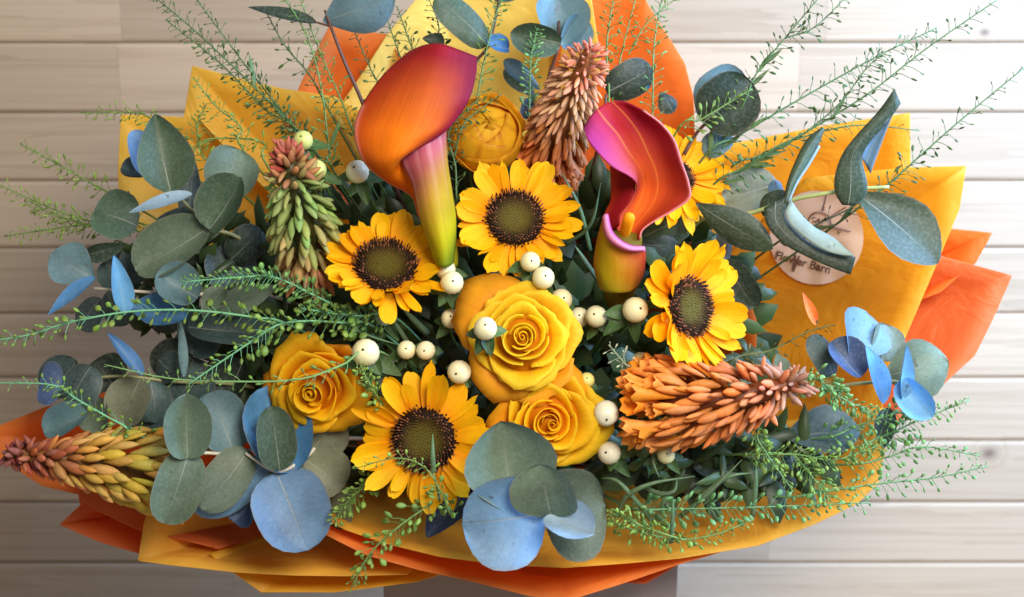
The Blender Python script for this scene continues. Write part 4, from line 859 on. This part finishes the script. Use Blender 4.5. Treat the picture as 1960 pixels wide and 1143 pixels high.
# ------------------------------------------------------------------ fine seed-pod sprays
def pod_mesh(seed):
    prof = [(0, .08), (.2, .6), (.5, 1.0), (.8, .8), (1.0, .2)]; n = 6; v = []
    for (y, r) in prof:
        for a in range(n): an = 2 * math.pi * a / n; v.append((r * .5 * math.cos(an), y, r * .28 * math.sin(an)))
    return v, [(i * n + j, i * n + (j + 1) % n, (i + 1) * n + (j + 1) % n, (i + 1) * n + j) for i in range(4) for j in range(n)] + [tuple(range(n))[::-1], tuple(4 * n + j for j in range(n))]
PV, PF = pod_mesh(0); PODM = mesh('seed_pod', PV, PF, None, [mixc((.85, .9, .8), (1.1, 1.1, 1.05), v_[1]) for v_ in PV])
PG = lin((130, 166, 84)); PD = lin((88, 118, 66)); PT = lin((122, 186, 138)); PY = lin((150, 178, 84))
def spray(label, pts, n, pod=9, ped=18, c=PG, single=False, seed=0, branches=(), leaves=0, cluster=0.0, sc=None, start=.06, r=.0008):
    random.seed(seed + 500); root = thing('seed_pod_spray', label, 'seed pods', K(*pts[-1]), 'fine green seed-pod sprays')
    k = rootk(root); sm = MB(); pm = MB(); sc = sc or mixc(c, lin((70, 110, 70)), .5)
    n = int(n * 1.45); pod *= 1.12 if not single else 1.05; main = [K(*p) for p in pts]; sm.tube(curve(to_tie(main[0], .05)[:-1] + main, 40), .0013, r * .6, 5)
    for bi, br in enumerate([pts] + list(branches)):
        Q = curve([K(*p) for p in br], 60)
        if bi: sm.tube(Q, r * .9, r * .5, 5)
        m = n if bi == 0 else int(n * .55)
        for i in range(m):
            t = start + (1 - start) * ((i + uni(0, .8)) / m); t = min(1, t ** (1 - .45 * cluster)); p = Q[min(59, int(t * 59))]; ax = (Q[min(59, int(t * 59) + 1)] - Q[max(0, int(t * 59) - 1)]).normalized()
            e1 = ax.orthogonal().normalized(); e2 = ax.cross(e1); an = i * 2.39996 + uni(-.5, .5); o_ = e1 * math.cos(an) + e2 * math.sin(an)
            sz = (1 - .55 * t ** 3) * uni(.8, 1.2); d = (o_ * uni(.75, 1.0) + ax * uni(.35, .8)).normalized(); L = ped * (1.0 if single else 1.2) * PX * sz * uni(.7, 1.2)
            e = p + d * L; e.y -= L * .1; sm.tube([p, p + d * L * .5 + Vector((0, L * .04, 0)), e], .00034, .00028, 3, cap=False)
            d2 = (d + Vector((uni(-.4, .4), uni(-.5, .2), uni(-.4, .4)))).normalized(); pl = pod * PX * sz * uni(.9, 1.35); pw = pl * (uni(.6, .85) if single else uni(.42, .62)); pl *= 1.0 if single else 1.25
            sx = d2.orthogonal().normalized(); sx = Matrix.Rotation(uni(0, 6.28), 3, d2) @ sx; nz = sx.cross(d2)
            if single:
                m4 = Matrix.Identity(4)
                for q in range(3): m4[q][0] = sx[q] * pw; m4[q][1] = d2[q] * pl; m4[q][2] = nz[q] * pw; m4[q][3] = e[q] - k[q]
                part('seed_pod', PODM, M['pod'], root, vary(c, .25), m4)
            else:
                cc = vary(c, .25); pm.add([e + sx * (x[0] * pw) + d2 * (x[1] * pl) + nz * (x[2] * pw) for x in PV], PF, None, cc)
    sm.build('stem', M['green'], root, sc)
    if pm.v: pm.build('seed_pods', M['pod'], root, (1, 1, 1), 'stuff')
    for i in range(leaves):
        Q = curve([K(*p) for p in pts], 60); t = uni(0.0, .5); p = Q[int(t * 59)]; ax = (Q[min(59, int(t * 59) + 2)] - p).normalized(); d = (ax + Vector((uni(-.9, .9), uni(-.9, .9), uni(-.2, .4)))).normalized(); e = p + d * uni(45, 75) * PX
        part('leaf', LEAF['l', i % 3], M['leaf'], root, vary(mixc(PD, c, .4), .15), leaf_matrix(p, e, 9, uni(-40, 40), k))
    return root
Z = -.03
spray('dark-green dense spray reaching the top edge, leftmost of the upper left', [(600, 285, -.03), (560, 240, -.02), (480, 160, -.02), (380, 65, -.02), (285, -15, -.02)], 75, 8, 19, PD, seed=1, leaves=2)
spray('dense spray beside the leftmost one, ending at the top edge', [(590, 290, -.03), (546, 222, -.025), (470, 125, -.025), (370, -10, -.025)], 60, 8, 19, PD, seed=2)
spray('short spray joining the dense upper-left sprays low down', [(585, 270, -.03), (508, 210, -.03), (420, 120, -.03), (320, 40, -.03)], 55, 8, 17, mixc(PG, PD, .5), seed=3)
spray('thin wavy spray over the yellow corner at the upper left', [(475, 300, -.03), (462, 245, -.025), (412, 202, -.025), (370, 148, -.025)], 26, 8, 15, PY, seed=4)
spray('upright spray with curved stem left of the brown twig', [(640, 330, -.04), (630, 290, -.035), (616, 175, -.03), (588, 70, -.03), (540, -10, -.03)], 46, 8, 17, PG, seed=5, leaves=2)
spray('straight fine spray crossing the orange corner behind the brown twig', [(690, 280, -.05), (655, 196, -.045), (612, 98, -.04), (572, -10, -.04)], 40, 8, 16, PG, seed=6)
spray('short thin spray left of the orange corner', [(640, 230, -.05), (595, 147, -.045), (546, 88, -.045), (512, 28, -.045)], 24, 8, 18, PD, seed=7)
spray('faint spray over the boards at the far left, uppermost', [(330, 300, -.05), (287, 226, -.05), (230, 215, -.06), (154, 216, -.07)], 34, 8, 15, PY, seed=8, branches=[[(290, 240, -.05), (320, 260, -.05), (360, 262, -.05)]])
spray('faint spray over the boards ending left of the blue-grey leaf', [(300, 420, -.05), (182, 355, -.06), (112, 315, -.07), (38, 275, -.08)], 44, 9, 16, PY, seed=9)
spray('faint spray touching the left edge above the lowest faint one', [(300, 440, -.05), (180, 425, -.06), (90, 395, -.07), (-10, 350, -.08)], 46, 9, 17, PY, seed=10)
spray('pale bushy spray at the left edge above the teal leaf', [(280, 450, -.05), (170, 432, -.06), (90, 440, -.07), (8, 452, -.08)], 46, 8, 15, PY, seed=11, branches=[[(170, 432, -.06), (100, 410, -.065), (60, 385, -.07)]])
spray('small yellow-green spray above the pale green berries', [(520, 330, -.03), (505, 275, -.03), (430, 265, -.03), (380, 275, -.03), (360, 330, -.03)], 24, 8, 13, PY, seed=12)
spray('fluffy green spray at the crossing of the left yellow corners', [(420, 330, -.04), (385, 290, -.04), (378, 240, -.04), (395, 200, -.04)], 34, 8, 14, PY, seed=13)
spray('turquoise-stemmed spray arching to the left edge', [(560, 625, .0), (490, 608, .02), (367, 594, .03), (245, 597, .035), (130, 618, .04), (60, 640, .04), (-10, 652, .04)], 60, 13, 20, mixc(PG, PY, .5), True, 14, cluster=-.2, sc=PT, r=.0010)
spray('dense green spray pointing left under the left torch lily', [(660, 600, .02), (600, 565, .035), (525, 531, .04), (455, 531, .045), (345, 540, .045)], 80, 12, 19, mixc(PG, PT, .2), True, 15, sc=PT, start=.1, r=.0009)
spray('spray of round pods on a turquoise stem curving down to the left', [(720, 628, .02), (660, 618, .035), (546, 618, .045), (472, 660, .05), (360, 736, .055)], 52, 15, 24, mixc(PG, PY, .4), True, 16, sc=PT, r=.0010, leaves=1)
spray('bushy pod spray right above the left rose', [(760, 610, .02), (690, 605, .035), (640, 600, .04), (575, 590, .04)], 60, 12, 20, mixc(PG, PD, .3), True, 17, sc=PT)
spray('thin spray crossing the face of the left rose', [(720, 670, .04), (654, 699, .06), (567, 727, .062), (420, 730, .05), (315, 723, .04), (200, 698, .03)], 34, 9, 13, PG, seed=18, sc=mixc(PT, PY, .5))
spray('spray of small pods beside the left rose on its right', [(760, 800, .02), (730, 770, .045), (705, 730, .055), (690, 700, .06)], 34, 11, 16, PY, True, 19)
spray('turquoise-stemmed spray above the far left torch lily', [(300, 840, .0), (232, 812, .03), (150, 766, .035), (100, 737, .035), (-8, 733, .035)], 44, 10, 17, mixc(PG, PY, .4), True, 20, sc=PT, r=.0009)
spray('hanging spray of round pods over the bottom film', [(850, 930, .02), (829, 960, .045), (762, 1009, .055), (710, 1058, .055), (672, 1125, .05)], 44, 14, 22, mixc(PG, PY, .5), True, 21, r=.0010)
spray('fine spray curling across the face of the lower sunflower', [(870, 985, .04), (848, 950, .085), (815, 897, .09), (760, 877, .09), (675, 898, .085)], 28, 10, 15, PY, True, 22, r=.0006)
spray('green pod cluster at the lower left of the lower sunflower', [(730, 900, .01), (700, 930, .03), (665, 960, .04), (640, 1000, .04)], 44, 12, 18, mixc(PG, PY, .5), True, 23)
spray('long spray leaving the top edge right of the orange corner', [(1400, 240, -.04), (1447, 143, -.03), (1503, 73, -.03), (1572, -10, -.03)], 34, 9, 20, PD, seed=24, branches=[[(1503, 73, -.03), (1559, 52, -.03), (1622, -8, -.03)]], leaves=3)
spray('long straight spray, upper of the pair pointing to the top right', [(1340, 310, -.05), (1415, 259, -.04), (1545, 182, -.03), (1685, 105, -.03), (1792, 54, -.03)], 56, 9, 22, mixc(PD, PT, .35), seed=25, leaves=3)
spray('longest spray running to the top right corner', [(1350, 370, -.05), (1422, 322, -.035), (1545, 252, -.02), (1664, 178, -.02), (1772, 94, -.02), (1920, -8, -.02)], 62, 9, 25, PD, seed=26, branches=[[(1545, 252, -.02), (1610, 195, -.02), (1655, 135, -.02), (1690, 102, -.02)]], leaves=5)
spray('spray leaning to the right edge above the golden corner', [(1600, 430, -.05), (1695, 357, -.03), (1755, 304, -.025), (1846, 224, -.025), (1965, 126, -.025)], 42, 9, 23, PD, seed=27, leaves=2)
spray('thin brown spray above the right blue leaves', [(1380, 700, -.03), (1419, 681, -.02), (1475, 671, -.02), (1545, 636, -.02), (1596, 622, -.02)], 20, 8, 13, lin((120, 100, 40)), seed=28)
spray('bright pod spray between the right torch lily tip and the blue leaves', [(1500, 740, .0), (1560, 725, .03), (1587, 743, .035), (1615, 764, .035), (1672, 790, .03)], 56, 12, 20, mixc(PG, PT, .3), True, 29)
spray('spray ending on the boards right of the light blue leaves', [(1600, 860, -.03), (1685, 837, -.02), (1755, 806, -.02), (1856, 766, -.02)], 46, 12, 21, mixc(PG, PT, .3), True, 30)
spray('spray ending beside the knot, upper of two', [(1600, 890, -.03), (1695, 876, -.02), (1765, 855, -.02), (1876, 873, -.02)], 40, 11, 20, mixc(PG, PT, .3), True, 31)
spray('spray ending beside the knot, lower of two', [(1480, 950, -.02), (1590, 939, -.01), (1688, 925, -.01), (1790, 914, -.01), (1892, 892, -.01)], 46, 11, 22, mixc(PG, PT, .4), True, 32)
spray('spray with round turquoise pods along the golden lower right lip', [(1200, 970, .01), (1300, 974, .025), (1475, 970, .025), (1665, 962, .02)], 70, 14, 24, mixc(PG, PT, .55), True, 33)
spray('low drooping spray along the lower right film edge', [(1150, 990, .02), (1240, 1022, .04), (1300, 1033, .04), (1370, 1023, .04), (1440, 995, .035)], 42, 11, 17, mixc(PG, PY, .3), True, 34)
spray('short pod spray hanging below the right torch lily', [(1430, 800, .02), (1450, 841, .035), (1475, 880, .04), (1514, 935, .04)], 30, 12, 18, mixc(PG, PY, .3), True, 35)
spray('pale green pod cluster right of the bottom centre leaves', [(1310, 1030, .03), (1235, 1010, .045), (1200, 990, .05), (1165, 985, .05)], 46, 11, 17, mixc(PY, PG, .3), True, 36)
spray('bushy spray in the lower right above the golden lip', [(1400, 870, -.01), (1520, 870, .01), (1600, 880, .015), (1690, 850, .01)], 60, 11, 22, mixc(PG, PY, .35), True, 37, branches=[[(1520, 870, .01), (1560, 920, .02), (1590, 960, .02)]])
spray('bushy green spray under the blue right-hand leaves', [(1560, 840, -.01), (1640, 815, .0), (1720, 790, .005), (1790, 780, .0)], 50, 11, 20, mixc(PG, PT, .4), True, 38)
spray('fine spray before the pale yellow film, leftmost of three', [(760, 210, -.06), (717, 147, -.06), (678, 60, -.06)], 22, 8, 15, PD, seed=39)
spray('fine spray before the pale yellow film, middle of three', [(800, 190, -.06), (765, 105, -.06), (738, 28, -.06)], 24, 8, 15, PD, seed=40)
spray('fine spray before the pale yellow film, rightmost of three', [(830, 170, -.06), (790, 94, -.06), (760, 12, -.06)], 26, 8, 16, PD, seed=41, branches=[[(830, 100, -.06), (840, 52, -.06), (820, -5, -.06)]])
spray('green spray rising right of the dark top leaf', [(900, 330, -.03), (915, 180, -.02), (944, 45, -.025), (964, -8, -.025)], 48, 9, 16, mixc(PG, PD, .4), seed=42, branches=[[(905, 270, -.02), (930, 220, -.015), (925, 190, -.015)]])
spray('small pod head before the dark round top leaf', [(1010, 300, -.04), (1014, 189, -.03), (1016, 115, -.022), (1028, 55, -.02)], 50, 9, 13, mixc(PG, PT, .3), seed=43, cluster=.9)
spray('thin spray over the rose bud between the callas', [(880, 420, .0), (872, 320, .01), (860, 250, .012), (915, 190, .012)], 26, 8, 14, PD, seed=44, branches=[[(870, 300, .012), (890, 235, .02), (960, 180, -.01)]])
spray('upright spray right of the peach torch lily tip', [(1160, 240, -.06), (1161, 95, -.06), (1168, 35, -.06), (1176, -8, -.06)], 30, 8, 17, PG, seed=45)
spray('leaning spray across the orange corner to the top edge', [(1170, 200, -.06), (1190, 101, -.06), (1218, -8, -.06)], 28, 8, 17, PG, seed=46, branches=[[(1203, 105, -.06), (1238, 45, -.06), (1300, -8, -.06)]])
spray('tall spray along the edge of the upper orange corner', [(1240, 330, -.05), (1249, 217, -.05), (1252, 87, -.05), (1268, -8, -.05)], 44, 9, 19, mixc(PG, PT, .3), seed=47)
spray('pale pod spray over the dark disc leaf', [(1290, 260, -.03), (1340, 230, -.02), (1390, 200, -.018), (1440, 170, -.018)], 24, 10, 15, mixc(PG, PY, .4), seed=48)
spray('tiny white-tipped sprig above the right torch lily', [(1215, 720, .03), (1195, 695, .05), (1165, 660, .055)], 14, 8, 12, lin((205, 215, 190)), seed=49)
spray('thin wild spray crossing the golden film at the upper right', [(1380, 340, -.06), (1450, 300, -.05), (1530, 265, -.05), (1640, 240, -.05), (1760, 250, -.05)], 26, 8, 17, PD, seed=50, leaves=5)
spray('dark thin twig spray running over the sticker', [(1480, 470, -.05), (1540, 440, -.035), (1625, 400, -.03), (1720, 340, -.03)], 14, 8, 16, lin((90, 70, 45)), seed=51, leaves=2)

# ------------------------------------------------------------------ grass blades, stray petal
def blades(label, items, seed):
    random.seed(seed); root = thing('grass_tuft', label, 'grass blades', K(*items[0][0][0]), 'thin grass blades')
    k = rootk(root); 
    for pts, wd in items:
        P = curve([K(*p) for p in pts], 14); v = []; uv = []
        for i, p in enumerate(P):
            q = i / 13; t = (P[min(13, i + 1)] - P[max(0, i - 1)]).normalized(); s = t.cross(Vector((.2, .1, 1))).normalized() * wd * PX * .5 * (1 - q ** 3) 
            v += [p - s - k, p + Vector((0, 0, wd * PX * .2)) - k, p + s - k]; uv += [(0, q), (.5, q), (1, q)]
        o = part('blade', mesh('blade', v, grid_faces(3, 14), uv), M['leaf'], root, vary(lin((96, 124, 84)), .2)); solid(o, .0004, 0)
blades('thin grey-green blades below the cream berries', [([(1250, 1000, .0), (1210, 950, .03), (1180, 920, .03), (1150, 915, .02)], 9), ([(1180, 990, .01), (1200, 950, .03), (1250, 925, .035), (1330, 912, .03)], 10), ([(1230, 930, .02), (1262, 945, .035), (1290, 940, .04), (1296, 915, .04)], 9), ([(1265, 980, .02), (1272, 955, .035), (1292, 935, .035)], 8), ([(1285, 1040, .03), (1287, 990, .045), (1288, 950, .05)], 9), ([(1300, 990, .0), (1350, 950, .02), (1420, 880, .025)], 10), ([(1440, 990, .0), (1446, 930, .02), (1447, 890, .02)], 11), ([(1330, 960, .01), (1390, 915, .02), (1440, 905, .02)], 8), ([(1258, 830, .0), (1250, 880, .03), (1262, 915, .04)], 7)], 61)
blades('thin dark blades between the right calla and the sunflowers', [([(1130, 480, -.03), (1110, 400, -.01), (1075, 330, 0)], 8), ([(1160, 560, -.03), (1120, 500, -.01), (1100, 470, 0)], 10), ([(1080, 470, -.03), (1130, 430, -.01), (1150, 350, 0)], 7)], 62)
blades('narrow green leaf blade before the lower sunflower disc', [([(830, 905, .07), (828, 870, .078), (828, 830, .08)], 9), ([(842, 960, .05), (836, 930, .07), (829, 900, .072)], 5)], 63)
blades('thin green blades under the left sunflower', [([(800, 690, -.01), (770, 640, .02), (745, 600, .03)], 10), ([(820, 640, -.01), (790, 610, .01), (770, 590, .015)], 12), ([(640, 610, .01), (700, 640, .035), (760, 660, .035)], 6)], 64)
sl = thing('stray_petal', 'small bright orange petal standing on the golden film', 'petal', K(1560, 618, -.07))
o = part('blade', LEAF['o', 0], M['petal'], sl, lin((255, 110, 20)), leaf_matrix(K(1563, 622, -.06), K(1537, 560, -.05), 20, 15, rootk(sl)))

print('objects', len(bpy.data.objects))
